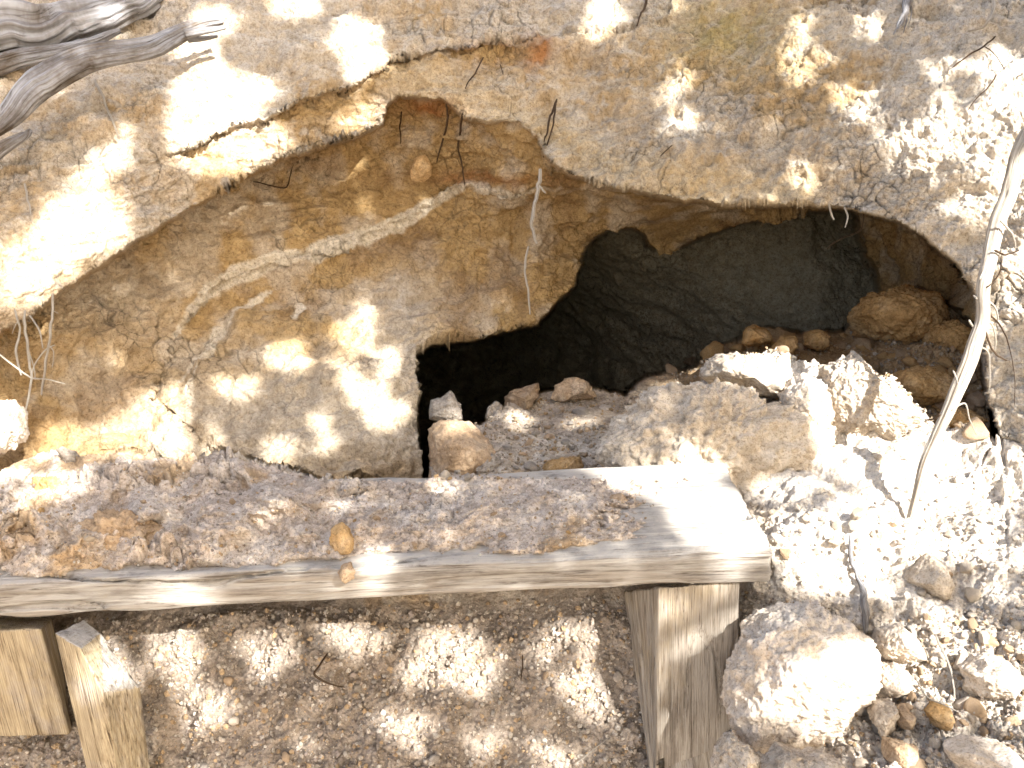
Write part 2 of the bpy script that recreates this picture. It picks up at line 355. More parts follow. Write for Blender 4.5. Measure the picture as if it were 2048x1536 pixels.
# pigment
def C3(*c): return np.array(c, np.float32)
def lerp(a, b, t): return a + (b - a)*t[..., None]
n1 = fbm(Pq, 6, 4, 101); n2 = fbm(Pq, 17, 4, 102); n3 = fbm(Pq, 45, 3, 103)
pale = C3(.52, .455, .36); ochre = C3(.41, .285, .135); tan = C3(.49, .40, .285); greyc = C3(.45, .42, .375); rust = C3(.34, .15, .05); deep = C3(.27, .175, .085)
c = np.broadcast_to(tan, Pt.shape).copy()
c = lerp(c, pale, sst(-.2, .25, n2 + .35*w_up + .3*rt))
c = lerp(c, ochre, sst(.0, .35, -n1 + n3*.4 - .25*w_up + .02 - .15*rt)*.7)
c = lerp(c, greyc, sst(.15, .4, n3 + n1*.3 + .15*w_up)*.6)
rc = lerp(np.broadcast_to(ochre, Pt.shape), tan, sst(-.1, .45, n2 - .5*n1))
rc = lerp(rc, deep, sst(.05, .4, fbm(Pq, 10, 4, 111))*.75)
low = np.exp(-((U-560)/330)**2 - ((V-850)/140)**2) + np.exp(-((U-800)/90)**2 - ((V-760)/150)**2) + np.exp(-((U-200)/150)**2-((V-600)/110)**2)*.7
rc = lerp(rc, C3(.49, .42, .32), np.clip(low*1.1 + n2*.35, 0, 1))
rc = lerp(rc, greyc, np.clip(np.exp(-((U-820)/70)**2 - ((V-600)/60)**2)*.6, 0, 1))
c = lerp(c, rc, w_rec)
# pale clay seams across the hollow
seam = np.minimum.reduce([dline(U, V, [(1130,372,2),(1050,385,4),(1000,380,6),(930,372,8),(870,405,10),(790,450,14),(700,485,17),(610,515,17),(540,525,14),(470,550,16),(420,582,12),(385,618,7),(345,678,3)]),
  dline(U, V, [(560,560,2),(515,592,5),(470,625,8),(440,668,14),(420,700,14),(390,735,9),(360,770,3)]),
  dline(U, V, [(418,705,6),(400,740,6),(388,790,5),(384,850,4)]), dline(U, V, [(600,610,9),(588,630,6)])]) + jit2*.9
c = lerp(c, C3(.63, .56, .44), (1 - sst(-3, 4, seam))*rece)
rust_m = np.exp(-((U-1068)/22)**2 - ((V-112)/22)**2) + .6*np.exp(-((U-1010)/90)**2 - ((V-105)/20)**2) + .8*np.exp(-((U-860)/80)**2 - ((V-212)/16)**2) + .55*np.exp(-((U-980)/120)**2 - ((V-358)/13)**2)
c = lerp(c, rust, np.clip(rust_m*(1 + n3), 0, .9))
band = np.exp(-(dline(U, V, [(560,235),(700,200),(800,150),(900,115),(1040,105)])/22)**2)
c = lerp(c, ochre, np.clip(band*(.8 + n3), 0, 1)*(1-w_rec)*(1 - w_up))
mid = np.exp(-(dline(U, V, [(800,160),(950,200),(1100,250),(1200,330),(1400,380),(1600,390)])/45)**2)*(1-w_rec)
c = lerp(c, C3(.54, .43, .265), mid*.65)
yl = np.exp(-((U-1450)/120)**2 - ((V-60)/80)**2)*(1-w_rec); c = lerp(c, C3(.42, .33, .15), np.clip(yl*.8*(1+n3), 0, 1))
gcol = lerp(np.broadcast_to(C3(.44, .375, .30), Pt.shape), C3(.53, .47, .385), sst(-.2, .3, n2 + .3*(U > 1400)))
gcol = lerp(gcol, C3(.36, .31, .26), sst(.1, .4, n3)*.7); gcol = lerp(gcol, C3(.45, .31, .16), sst(.22, .45, n1 + n3*.5)*.6)
gcol = gcol*(0.80 + .45*cid[..., None]*.6 + .3*eid[..., None]*.6)
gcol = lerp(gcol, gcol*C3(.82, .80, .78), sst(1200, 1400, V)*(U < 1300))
chalk = sst(1400, 1560, U)
gcol = lerp(gcol, C3(.64, .59, .52)*(.85 + .25*cid[..., None]), chalk*.8)
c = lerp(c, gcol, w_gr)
c = lerp(c, C3(.60, .55, .475), sst(1650, 1950, U + n1*150)*outer*.6)
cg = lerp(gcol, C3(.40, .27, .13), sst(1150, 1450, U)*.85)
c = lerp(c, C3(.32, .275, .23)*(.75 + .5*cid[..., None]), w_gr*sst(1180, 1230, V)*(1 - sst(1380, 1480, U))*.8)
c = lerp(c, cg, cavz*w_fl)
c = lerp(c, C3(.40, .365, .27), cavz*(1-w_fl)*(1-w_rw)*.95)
c = c*(1 - .5*(crack*cmask*wall)[..., None])*(1 - .3*(crack2*cmask2*wall)[..., None])
nr, nc = U.shape
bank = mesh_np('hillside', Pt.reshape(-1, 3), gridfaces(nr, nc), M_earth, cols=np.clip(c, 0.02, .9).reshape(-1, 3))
tag(bank, kind='structure')

# wide ground sheet around the bank
gx = np.linspace(-60, 60, 121); GX, GY = np.meshgrid(np.sign(gx)*(np.abs(gx)/60)**2.2*60, np.sign(gx)*(np.abs(gx)/60)**2.2*60)
G3 = np.stack([GX, GY, np.zeros_like(GX)], -1)
GZ = -.80 + fbm(G3, .8, 3, 5)*.05
mg = earth_mat('dry_ground', [(.25, (.34, .29, .23)), (.5, (.43, .37, .30)), (.75, (.52, .46, .38))], sc=.3)
tag(mesh_np('ground', np.stack([GX, GY, GZ], -1).reshape(-1, 3), gridfaces(121, 121), mg), kind='structure')

# ------------------------------------------------------------------ plank geometry
FLt, FRt = at_y(-500, 1193, 0.0), at_y(1545, 1098, 0.0)
XD = FRt - FLt; LEN = np.linalg.norm(XD); XD /= LEN
YD = np.array([-.03, 1.0, 0.0]); YD /= np.linalg.norm(YD)
ZD = np.cross(XD, YD); ZD /= np.linalg.norm(ZD)
PW, PT = 0.268, 0.047
def plank_z(u, v):
    r = unp(u, v, 1.0) - CAM
    t = ((FLt - CAM)@ZD)/(r@ZD); return t
# soil lying on the plank and heaped up to the foot of the hollow
su = np.arange(-520, 1400, 2.2); sv = np.arange(880, 1186, 1.6)
SU, SV = np.meshgrid(su, sv)
S3 = np.stack([SU, SV, 0*SU], -1)
sj = fbm(S3, 1/60., 4, 203)
top = np.interp(SU, [-500,0,60,110,170,250,310,370,430,520,640,700,745,850,880,940,1000,1150,1250,1400], [985,943,913,900,913,906,916,930,908,932,962,957,960,962,948,950,956,958,960,962]) + fbm(S3*np.array([1, 0, 1]), 1/30., 3, 205)*5
front = 1193 - (SU + 500)*.0465 - 9          # line of the plank's front top edge
SVm = top + (SV - 880)/(1186 - 880)*(front - top)
ps = plank_z(SU, SVm)
thick = np.interp(SU, [-500, 200, 700, 1000, 1200, 1330], [.052, .046, .030, .018, .009, .0])*(1 + .35*fbm(S3, 1/110., 2, 207))
fall = sst(0, 1, (front - SVm + sj*22 - 4)/130.)
h = thick*fall*(1 + .5*sj + .22*fbm(S3, 1/50., 3, 208)) + .0125*sst(-.05, .35, (front - SVm + sj*26)/60.) - .010
endm = sst(1380, 1170, SU + (SVm - 1050)*.45 + sj*110 + fbm(S3, 1/14., 3, 206)*70); h = h*endm - .008*(1-endm)
bk = sst(1030, 950, SVm)
Sz = ps - h/np.abs((unp(SU, SVm, 1.0) - CAM)@ZD)*1.0
Sg = GRD(SU, SVm) - .03
Sz = Sz*(1-bk) + np.minimum(Sz, Sg)*bk
Sz = np.where((SVm < 975), np.minimum(Sz, Sg), Sz)
SP_ = unp(SU, SVm, Sz)
SPf = SP_.astype(np.float32)
b1, b2, bid = cells(SPf, 42, 15); q1, q2, qid = cells(SPf, 110, 16); r1_, r2_, rid = cells(SPf, 230, 17)
lump = sst(-.1, .4, fbm(SPf, 9, 3, 210)); cr = 1 - sst(0, .09, b2 - b1)
sd = fbm(SPf, 20, 4, 211)*.005 + fbm(SPf, 90, 3, 212)*.0016 + (dome(b1, b2, .5)*(bid > .5)*.013*lump*sst(900, 300, SU)[...] + dome(b1, b2, .5)*(bid > .62)*.006*lump + dome(q1, q2, .5)*qid*.003 + dome(r1_, r2_, .5)*rid*.0026) - cr*.004*lump
sd *= sst(-.012, .004, h)*endm + .05
SP_ = SP_ + ZD*sd[..., None]
SP_[0] += np.array([0, .03, -.06])
sc_ = lerp(np.broadcast_to(C3(.54, .46, .385), SP_.shape), C3(.63, .56, .485), sst(-.2, .3, fbm(SPf, 22, 3, 220)))
sc_ = lerp(sc_, C3(.46, .31, .15), sst(.12, .38, fbm(SPf, 14, 4, 221) + .2*(SU < 420) + .05*(SU < 700) - .2)*.65)
sc_ = sc_*(.82 + .35*qid[..., None])*(1 - .45*(cr*lump)[..., None])
soil = mesh_np('loose_soil', SP_.reshape(-1, 3), gridfaces(*SU.shape), M_earth, cols=np.clip(sc_, .02, .9).reshape(-1, 3))
tag(soil, 'crumbly tan soil heaped on the grey plank up to the bank', 'soil', kind='stuff')

# depth lookup used to lay stones, roots and the tree's shade
RU = np.arange(-400, 2460, 4.0); RV = np.arange(-300, 1900, 4.0)
def raster(P, shape_guard=None):
    out = np.full((len(RV), len(RU)), 99.0)
    u, v, z = prj(P.reshape(-1, 3))
    i = ((v - RV[0])/4.0).round().astype(int); j = ((u - RU[0])/4.0).round().astype(int)
    m = (i >= 0) & (i < len(RV)) & (j >= 0) & (j < len(RU))
    np.minimum.at(out, (i[m], j[m]), z[m]); return out
ZT = raster(Pt); 
for _ in range(14):
    bad = ZT > 50
    if not bad.any(): break
    f = ZT.copy()
    for ax, sh in ((0, 1), (0, -1), (1, 1), (1, -1)): f = np.where(bad & (f > 50), np.roll(ZT, sh, ax), f)
    ZT = f
ZSo = raster(SP_)
ZF = np.minimum(ZT, ZSo)
PRa, PRb = np.meshgrid(RU, RV)
def look(u, v, A=None):
    A = ZF if A is None else A
    i = np.clip(((np.asarray(v) - RV[0])/4).round().astype(int), 0, len(RV)-1); j = np.clip(((np.asarray(u) - RU[0])/4).round().astype(int), 0, len(RU)-1)
    return A[i, j]

DEPTHS = []
def note(P):
    DEPTHS.append(raster(P))
# ------------------------------------------------------------------ timber
def timber(name, corners, mat, n, ax=0, rad=.006, seed=1, amp=1.0, cracks=0, parent=None, worn=None):
    """hexahedron with worn, rounded edges; corners[i][j][k]; ax = grain direction"""
    Cn = np.array(corners, float)
    nx, ny, nz = n
    idx = {}; V = []; Fc = []
    def vid(i, j, k):
        if (i, j, k) not in idx: idx[(i, j, k)] = len(V); V.append((i/nx, j/ny, k/nz))
        return idx[(i, j, k)]
    for i in range(nx):
        for j in range(ny):
            Fc.append((vid(i,j,0), vid(i,j+1,0), vid(i+1,j+1,0), vid(i+1,j,0))); Fc.append((vid(i,j,nz), vid(i+1,j,nz), vid(i+1,j+1,nz), vid(i,j+1,nz)))
    for i in range(nx):
        for k in range(nz):
            Fc.append((vid(i,0,k), vid(i+1,0,k), vid(i+1,0,k+1), vid(i,0,k+1))); Fc.append((vid(i,ny,k), vid(i,ny,k+1), vid(i+1,ny,k+1), vid(i+1,ny,k)))
    for j in range(ny):
        for k in range(nz):
            Fc.append((vid(0,j,k), vid(0,j,k+1), vid(0,j+1,k+1), vid(0,j+1,k))); Fc.append((vid(nx,j,k), vid(nx,j+1,k), vid(nx,j+1,k+1), vid(nx,j,k+1)))
    T = np.array(V)
    dims = np.array([np.linalg.norm(Cn[1,0,0]-Cn[0,0,0]), np.linalg.norm(Cn[0,1,0]-Cn[0,0,0]), np.linalg.norm(Cn[0,0,1]-Cn[0,0,0])])
    L = (T - .5)*dims; hd = dims/2
    rr = rad*(1 + .8*vnoise(L*np.array([14, 14, 14]) + seed))[:, None]
    Q = np.clip(L, -(hd - rr), hd - rr); dd = L - Q; ln = np.linalg.norm(dd, axis=1, keepdims=True)
    nrm = dd/np.maximum(ln, 1e-9); L2 = Q + nrm*np.minimum(rr, 1)
    g = L2.copy(); sc = np.ones(3)*30.; sc[ax] = 3.0
    s2 = np.ones(3)*140.; s2[ax] = 7.0
    dsp = fbm(L2*sc, 1, 3, seed)*.0030*amp + fbm(L2*s2, 1, 3, seed+9)*.0013*amp
    if cracks:
        cs = np.ones(3)*26.; cs[ax] = 2.2
        k1 = np.abs(fbm(L2*cs + seed, 1, 2, seed+3)); dsp -= (1 - sst(0, .05, k1))*.010*cracks*sst(-.2, .3, vnoise(L2*3 + 5, seed))
    L2 = L2 + nrm*dsp[:, None]
    T2 = L2/dims + .5
    x, y, z = T2[:, 0:1], T2[:, 1:2], T2[:, 2:3]
    P = ((Cn[0,0,0]*(1-x) + Cn[1,0,0]*x)*(1-y) + (Cn[0,1,0]*(1-x) + Cn[1,1,0]*x)*y)*(1-z) + ((Cn[0,0,1]*(1-x) + Cn[1,0,1]*x)*(1-y) + (Cn[0,1,1]*(1-x) + Cn[1,1,1]*x)*y)*z
    if worn is not None: P = worn(P)
    note(P)
    gv = np.roll(L2, -ax, axis=1) + seed*1.7
    return mesh_np(name, P, np.array(Fc), mat, parent, vec=gv)
def hexa(o, ex, ey, ez):
    return [[[o + i*ex + j*ey + k*ez for k in (0, 1)] for j in (0, 1)] for i in (0, 1)]
pl = timber('plank', hexa(FLt - ZD*PT, XD*LEN, YD*PW, ZD*PT), M_plank, (640, 90, 20), 0, .008, 3, 1.6, 1.5)
tag(pl, 'long grey weathered plank lying level across two timber supports, soil heaped on it', 'plank')
# right post, turned so that its left side shows
a = at_y(1318, 1176, .004); b = at_y(1482, 1162, .012); tl = at_y(1246, 1182, .14)
fx = (b - a); bx = (tl - a); 
dn_a = at_y(1312, 1600, -.02) - a; dn_a *= .62/np.linalg.norm(dn_a)
dn_b = at_y(1470, 1600, .01) - b; dn_b *= .62/np.linalg.norm(dn_b)
dn_c = unp(1306, 1580, 1.36) - tl; dn_c *= .60/np.linalg.norm(dn_c)
dn_d = dn_c.copy()
tr = tl + (b - a)
po = timber('post', [[[a + dn_a, a], [tl + dn_c, tl]], [[b + dn_b, b], [tr + dn_d, tr]]], M_post, (60, 60, 260), 2, .005, 8, 1.4, 1.5)
tag(po, 'upright weathered square post carrying the right end of the grey plank', 'post')
# left support: block of timber below the plank
a = at_y(-160, 1262, -.012); b = at_y(82, 1258, -.005)
c_, d_ = at_y(-150, 1238, .075), at_y(104, 1236, .075)
dn = np.array([0, 0.01, -.172])
lb = timber('support_block', [[[a + dn, a], [c_ + dn, c_]], [[b + dn + np.array([.008, 0, 0]), b], [d_ + dn, d_]]], M_stake, (90, 40, 110), 2, .004, 14, .8, .5)
tag(lb, 'squared yellow timber block under the left end of the plank', 'timber block')

# slanted stake with a sawn bevel, as a closed solid from its corners
def solid(name, pts, faces, mat, subs, axisdir, seed, rad=.0018):
    me = bpy.data.meshes.new(name); me.from_pydata([tuple(p) for p in pts], [], faces); me.update()
    import bmesh
    bm = bmesh.new(); bm.from_mesh(me); bmesh.ops.recalc_face_normals(bm, faces=bm.faces)
    bmesh.ops.bevel(bm, geom=list(bm.edges), offset=rad, segments=2, profile=.6, affect='EDGES')
    bmesh.ops.triangulate(bm, faces=bm.faces)
    for _ in range(subs):
        ed = [e for e in bm.edges if e.calc_length() > .006]
        if not ed: break
        bmesh.ops.subdivide_edges(bm, edges=ed, cuts=1, use_grid_fill=False); bmesh.ops.triangulate(bm, faces=[f for f in bm.faces if len(f.verts) > 3])
    bm.normal_update()
    V = np.array([v.co[:] for v in bm.verts]); Nn = np.array([v.normal[:] for v in bm.verts]); Ft = np.array([[v.index for v in f.verts] for f in bm.faces])
    bm.free()
    A = np.array(axisdir, float); A /= np.linalg.norm(A); B = np.cross(A, [0, 1, 0]); B /= np.linalg.norm(B); Cx = np.cross(A, B)
    G = np.stack([V@A, V@B, V@Cx], -1)
    V = V + Nn*(fbm(G*np.array([4, 45, 45]), 1, 3, seed)*.0022 + fbm(G*np.array([8, 160, 160]), 1, 2, seed+5)*.0009)[:, None]
    note(V)
    o = mesh_np(name, V, Ft, mat, vec=G + seed)
    me = o.data; me.materials.append(M_plank)
    n_ = np.zeros(len(me.polygons)*3, np.float32); me.polygons.foreach_get('normal', n_)
    me.polygons.foreach_set('material_index', (n_.reshape(-1, 3)[:, 2] > .42).astype(np.int32)); return o
zt = 1.235
SA = [unp(109,1266,zt), unp(160,1296,zt-.008), unp(200,1264,zt+.055), unp(168,1240,zt+.075),      # top
      unp(206,1388,zt+.005), unp(282,1374,zt+.065), unp(215,1279,zt+.060), unp(150,1312,zt-.008),
      unp(196,1640,zt+.07), unp(252,1640,zt+.075), unp(312,1640,zt+.14), unp(250,1640,zt+.17)]
st = solid('stake', [SA[0], SA[1], SA[2], SA[3], SA[4], SA[5], SA[8], SA[9], SA[10], SA[11]],
           [(0,1,2,3), (1,4,5,2), (0,6,7,4,1), (4,7,8,5), (5,8,9,3,2), (3,9,6,0), (6,9,8,7)], M_stake, 5, SA[8]-SA[0], 31)
tag(st, 'slanted yellow stake with a grey slanting top, leaning beside the timber block', 'stake')

# ------------------------------------------------------------------ rocks
import bmesh
ICO = {}
def ico(n):
    if n not in ICO:
        bm = bmesh.new(); bmesh.ops.create_icosphere(bm, subdivisions=n, radius=1.0)
        ICO[n] = (np.array([v.co[:] for v in bm.verts]), np.array([[v.index for v in f.verts] for f in bm.faces])); bm.free()
    return ICO[n]
def facet(V, r, k=9, lo=.55, hi=.95):
    V = V.copy()
    for _ in range(k):
        d = r.normal(size=3); d /= np.linalg.norm(d); h = r.uniform(lo, hi); s = V@d - h
        V -= np.outer(np.where(s > 0, s*.94, 0), d)
    return V
def clodify(P, C, s, amp, seed):
    N = P - C; N /= np.linalg.norm(N, axis=1, keepdims=True) + 1e-9
    Pf = P.astype(np.float32) + seed*.37
    w = fbm(Pf, 2.6/s, 5, seed, .62)*1.1 + fbm(Pf, 12/s, 4, seed+3, .65)*.30
    tf = fbm(Pf, 9/s, 3, seed+5)*4; tq = np.floor(tf); w = w + (tq + sst(.6, 1, tf-tq))*.09
    x1, x2, xi = cells(Pf, 9/s, seed); w = w - (1-sst(0, .07, x2-x1))*.16*sst(-.1, .3, fbm(Pf, 3/s, 2, seed+8)) + fbm(Pf, 45/s, 2, seed+1)*.06
    return P + N*(w*amp*s)[:, None]
def boulder(name, poly, zc, depth, mat, label, cat='rock', sub=6, amp=.12, seed=1, group=None, k=7, push=0.25):
    p = np.array(poly, float); cu, cv = p.mean(0)
    r = np.random.default_rng(seed)
    V, Ft = ico(sub); V = facet(V, r, k, .55, .92)
    th = np.arctan2(p[:, 1]-cv, p[:, 0]-cu); rd = np.hypot(p[:, 0]-cu, p[:, 1]-cv); o = np.argsort(th); th = th[o]; rd = rd[o]
    T = np.linspace(-math.pi, math.pi, 720); 
    # radius of the outline along every direction, by walking its edges
    RR = np.zeros_like(T); n = len(p)
    q = np.stack([p[:, 0]-cu, p[:, 1]-cv], 1)
    for i in range(n):
        A, B = q[i], q[(i+1) % n]; E = B - A
        dx, dy = np.cos(T), np.sin(T); det = dx*(-E[1]) + dy*E[0]
        with np.errstate(all='ignore'):
            t = (A[0]*(-E[1]) + A[1]*E[0])/det; s = (dx*A[1] - dy*A[0])/det
        ok = (s >= -1e-6) & (s <= 1+1e-6) & (t > 0); RR = np.where(ok, np.maximum(RR, t), RR)
    S, _ = ico(sub); ang = np.arctan2(-V[:, 1], V[:, 0]); rho = np.hypot(V[:, 0], V[:, 1])
    Rr = np.interp(ang, T, RR)
    rho = np.clip(rho, 0, 1)**.85
    uu = rho*np.cos(ang)*Rr/F*zc; vv = rho*np.sin(ang)*Rr/F*zc
    C0 = unp(cu, cv, zc)
    P = C0 + uu[:, None]*RT - vv[:, None]*UP + (-V[:, 2]*depth)[:, None]*FW
    size = np.mean(rd)/F*zc; amp = amp*1.5
    P = clodify(P, C0, size, amp, seed)
    note(P)
    o = mesh_np(name, P - C0, Ft, mat); o.location = C0.tolist()
    tag(o, label, cat, group); return o
def zr(u, v, d=0.0): return float(look(u, v, ZT)) + d
boulder('boulder', [(1198,985),(1206,890),(1238,838),(1296,798),(1360,762),(1430,765),(1500,796),(1590,804),(1630,835),(1650,920),(1640,1000),(1560,1040),(1400,1040),(1290,1020)], 1.60, .085, M_pale, 'broad pale cracked boulder resting behind the right end of the plank', 'boulder', 7, .13, 21, k=3)
boulder('rock', [(1400,752),(1412,722),(1440,712),(1500,708),(1550,722),(1585,760),(1590,795),(1540,800),(1470,785),(1420,768)], 1.70, .07, M_pale, 'pale flat topped rock perched on the upper edge of the broad boulder', seed=22, amp=.12, k=4)
boulder('boulder', [(1622,800),(1645,738),(1680,722),(1706,704),(1738,730),(1752,745),(1790,765),(1822,790),(1845,830),(1842,890),(1800,925),(1720,905),(1660,860)], 1.63, .05, M_pale, 'bright lumpy clay boulder left of the leaning root, sunlit', 'boulder', 7, .11, 23, k=2)
boulder('rock', [(1560,790),(1600,745),(1650,760),(1670,830),(1640,900),(1590,890),(1560,840)], 1.63, .045, M_pale, 'crumbly sunlit rock wedged between the broad boulder and the bright lumpy boulder', seed=24, amp=.12, k=3)
boulder('stone_block', [(858,858),(885,842),(935,838),(965,856),(985,884),(1015,915),(1008,938),(960,962),(860,962),(862,905)], 1.72, .09, M_tan, 'large square sided block at the mouth of the hole beside the clay pillar', seed=25, amp=.07, k=9)
boulder('rock', [(858,838),(862,800),(882,796),(900,780),(916,792),(936,822),(934,846),(900,850)], 1.82, .04, M_grey, 'grey pointed rock standing on top of the square sided block', seed=26, amp=.07)
boulder('rock', [(1003,828),(1003,792),(1040,776),(1078,764),(1088,790),(1062,822),(1030,840)], 2.02, .06, M_tan, 'tan angular rock in the back of the hole, left of the flat dark slab', seed=27, amp=.07)
boulder('rock', [(1090,802),(1094,766),(1150,752),(1176,764),(1192,792),(1150,808)], 2.06, .06, M_tan, 'flat dark slab deep in the hole', seed=28, amp=.07)
boulder('rock', [(966,842),(972,818),(992,802),(1006,812),(1006,840),(985,850)], 1.95, .03, M_grey, 'small pale grey rock between the pointed rock and the tan rock in the hole', seed=29, sub=5)
boulder('rock', [(1072,952),(1094,922),(1122,910),(1160,912),(1168,932),(1150,955),(1110,962)], 1.66, .045, M_ochre, 'brown tilted flat rock at the back edge of the plank in the hole', seed=30, amp=.08)
boulder('rock', [(945,938),(955,915),(985,908),(1005,925),(990,945),(960,950)], 1.66, .03, M_grey, 'grey rock leaning on the foot of the square sided block', seed=31, sub=5)
boulder('rock', [(656,1092),(664,1056),(682,1044),(702,1052),(714,1078),(708,1104),(680,1114),(660,1108)], 1.315, .022, M_ochre, 'yellow brown rock standing on the soil near the middle of the plank', seed=32, sub=5, amp=.08)
boulder('rock', [(672,1146),(682,1128),(700,1124),(714,1140),(708,1160),(690,1168)], 1.272, .014, M_tan, 'thin tan flake lying on the plank edge below the yellow brown rock', seed=33, sub=5, amp=.07)
boulder('boulder', [(1462,1335),(1490,1260),(1520,1222),(1565,1203),(1640,1203),(1690,1245),(1735,1285),(1757,1330),(1745,1420),(1705,1482),(1640,1505),(1560,1510),(1480,1480),(1448,1420)], 1.265, .075, M_pale, 'biggest white boulder in the foreground, right of the upright post', 'boulder', 7, .085, 34)
boulder('rock', [(1796,1150),(1812,1118),(1845,1105),(1880,1122),(1898,1165),(1885,1195),(1845,1208),(1812,1190)], 1.37, .05, M_pale, 'smooth rounded grey white rock on the slope below the root foot', seed=35, amp=.06)
boulder('rock', [(1742,1290),(1760,1262),(1800,1252),(1835,1275),(1845,1305),(1800,1325),(1760,1318)], 1.29, .04, M_pale, 'pale slab right of the biggest white boulder, at its upper edge', seed=36, amp=.09)
boulder('rock', [(1752,1340),(1790,1325),(1815,1345),(1818,1375),(1780,1390),(1752,1380)], 1.26, .035, M_pale, 'pale chunky rock touching the right side of the biggest white boulder', seed=37, amp=.09)
boulder('rock', [(1848,1420),(1862,1404),(1900,1408),(1912,1432),(1892,1458),(1864,1456)], 1.22, .025, M_ochre, 'smooth golden brown stone among the white rubble at lower right', seed=38, amp=.05)
boulder('rock', [(1790,1415),(1812,1408),(1828,1428),(1820,1456),(1796,1458),(1784,1438)], 1.22, .022, M_tan, 'tan rounded stone left of the golden brown stone', seed=39, amp=.05, sub=5)
boulder('rock', [(1745,1400),(1785,1400),(1800,1425),(1790,1465),(1750,1470),(1735,1435)], 1.22, .03, M_pale, 'flaky pale rock at the lower right flank of the biggest white boulder', seed=40, amp=.1)
boulder('rock', [(1770,1480),(1800,1470),(1830,1490),(1835,1530),(1790,1540),(1768,1515)], 1.18, .03, M_tan, 'tan egg shaped stone at the bottom edge below the golden brown stone', seed=41, amp=.05)
boulder('rock', [(1895,1500),(1940,1480),(2010,1490),(2040,1515),(2020,1560),(1920,1560)], 1.15, .05, M_pale, 'flat pale slab in the bottom right corner', seed=42, amp=.06)
boulder('rock', [(1900,1330),(1950,1305),(2010,1320),(2040,1350),(2010,1390),(1940,1385)], 1.25, .05, M_pale, 'long pale rock near the right edge above the corner slab', seed=43, amp=.1)
boulder('rock', [(1420,1500),(1450,1470),(1490,1480),(1520,1510),(1500,1560),(1430,1560)], 1.2, .05, M_pale, 'crumbly pale rock at the foot of the upright post', seed=44, amp=.12)
boulder('rock', [(1520,1530),(1560,1495),(1640,1500),(1680,1520),(1670,1570),(1540,1575)], 1.17, .05, M_pale, 'pale rock under the biggest white boulder at the bottom edge', seed=45, amp=.12)
boulder('rock', [(1702,632),(1725,600),(1765,578),(1820,570),(1865,590),(1882,625),(1870,670),(1830,695),(1770,700),(1722,675)], 2.12, .12, M_ochre, 'largest brown clod on the rubble heap inside the hole', 'rock', seed=46, amp=.14, k=5)
boulder('rock', [(1780,768),(1800,742),(1850,733),(1895,752),(1915,785),(1890,812),(1830,815),(1790,800)], 1.86, .08, M_ochre, 'rounded brown rock behind the bright lumpy boulder, in the shade', seed=47, amp=.1, k=5)
boulder('rock', [(1476,690),(1482,662),(1508,645),(1536,656),(1545,680),(1520,700)], 2.12, .05, M_ochre, 'dark brown rock at the left end of the rubble heap ridge', seed=48, amp=.1, sub=5)
boulder('rock', [(1608,690),(1612,665),(1640,656),(1662,672),(1655,698),(1630,704)], 2.1, .04, M_ochre, 'small brown rock in the middle of the rubble heap ridge', seed=49, amp=.1, sub=5)
boulder('rock', [(1540,700),(1560,672),(1588,670),(1600,695),(1580,715),(1552,716)], 2.05, .04, M_ochre, 'tan brown rock between the two ridge rocks inside the hole', seed=50, amp=.1, sub=5)
boulder('rock', [(1860,660),(1900,640),(1940,665),(1948,710),(1900,725),(1862,705)], 2.0, .08, M_ochre, 'brown clod right of the largest brown clod, behind the leaning root', seed=51, amp=.13, k=5)
boulder('rock', [(1870,850),(1890,815),(1940,805),(1970,840),(1960,885),(1900,885)], 1.72, .06, M_ochre, 'shaded brown rock low behind the leaning root', seed=52, amp=.12, k=5)
boulder('rock', [(-30,810),(10,800),(38,820),(44,860),(30,900),(-30,915)], 1.52, .06, M_pale, 'bright white rock at the left edge of the picture below the root tuft', seed=53, amp=.12)
boulder('stone', [(112,898),(128,888),(150,902),(166,925),(158,942),(134,932)], 1.55, .014, M_grey, 'thin upright grey stone on the left of the soil heap', 'stone', seed=54, sub=5, amp=.05)
boulder('stone', [(362,938),(370,922),(386,932),(390,948),(374,950)], 1.585, .010, M_pale, 'small white stone on top of the soil heap', 'stone', seed=55, sub=4, amp=.05)
boulder('clod', [(148,1085),(150,1045),(200,1022),(290,1030),(350,1060),(375,1095),(340,1122),(260,1130),(190,1125)], 1.345, .022, M_tan, 'wide flat ochre clod half sunk in the soil on the plank', 'clod', seed=56, amp=.16)
boulder('clod', [(400,935),(430,905),(480,908),(520,935),(530,965),(470,985),(410,970)], 1.58, .04, M_pale, 'pale flat clod on the crest of the soil heap', 'clod', seed=57, amp=.12)
boulder('clod', [(40,985),(70,945),(130,950),(160,985),(140,1030),(60,1035)], 1.49, .035, M_ochre, 'ochre clod at the left end of the soil heap', 'clod', seed=58, amp=.15)
boulder('stone', [(1213,1006),(1222,990),(1242,986),(1260,998),(1262,1016),(1240,1024),(1220,1020)], 1.41, .012, M_tan, 'small tan stone on the soil near the bare right end of the plank', 'stone', seed=59, sub=5, amp=.06)
boulder('stone', [(1376,1082),(1384,1076),(1394,1080),(1396,1090),(1384,1094)], 1.325, .006, M_ochre, 'tiny brown stone alone on the bare right end of the plank', 'stone', seed=60, sub=4, amp=.05)
boulder('clod', [(822,360),(818,335),(832,315),(852,310),(864,330),(862,350),(845,364)], 2.05, .03, M_ochre, 'round ochre clod stuck in the roof of the hollow', 'clod', seed=61, sub=5, amp=.06)
boulder('rock', [(1730,935),(1745,905),(1780,898),(1800,920),(1795,955),(1760,965)], 1.545, .03, M_pale, 'round pale rock with a shaded rim left of the root foot', seed=62, amp=.06, sub=5)

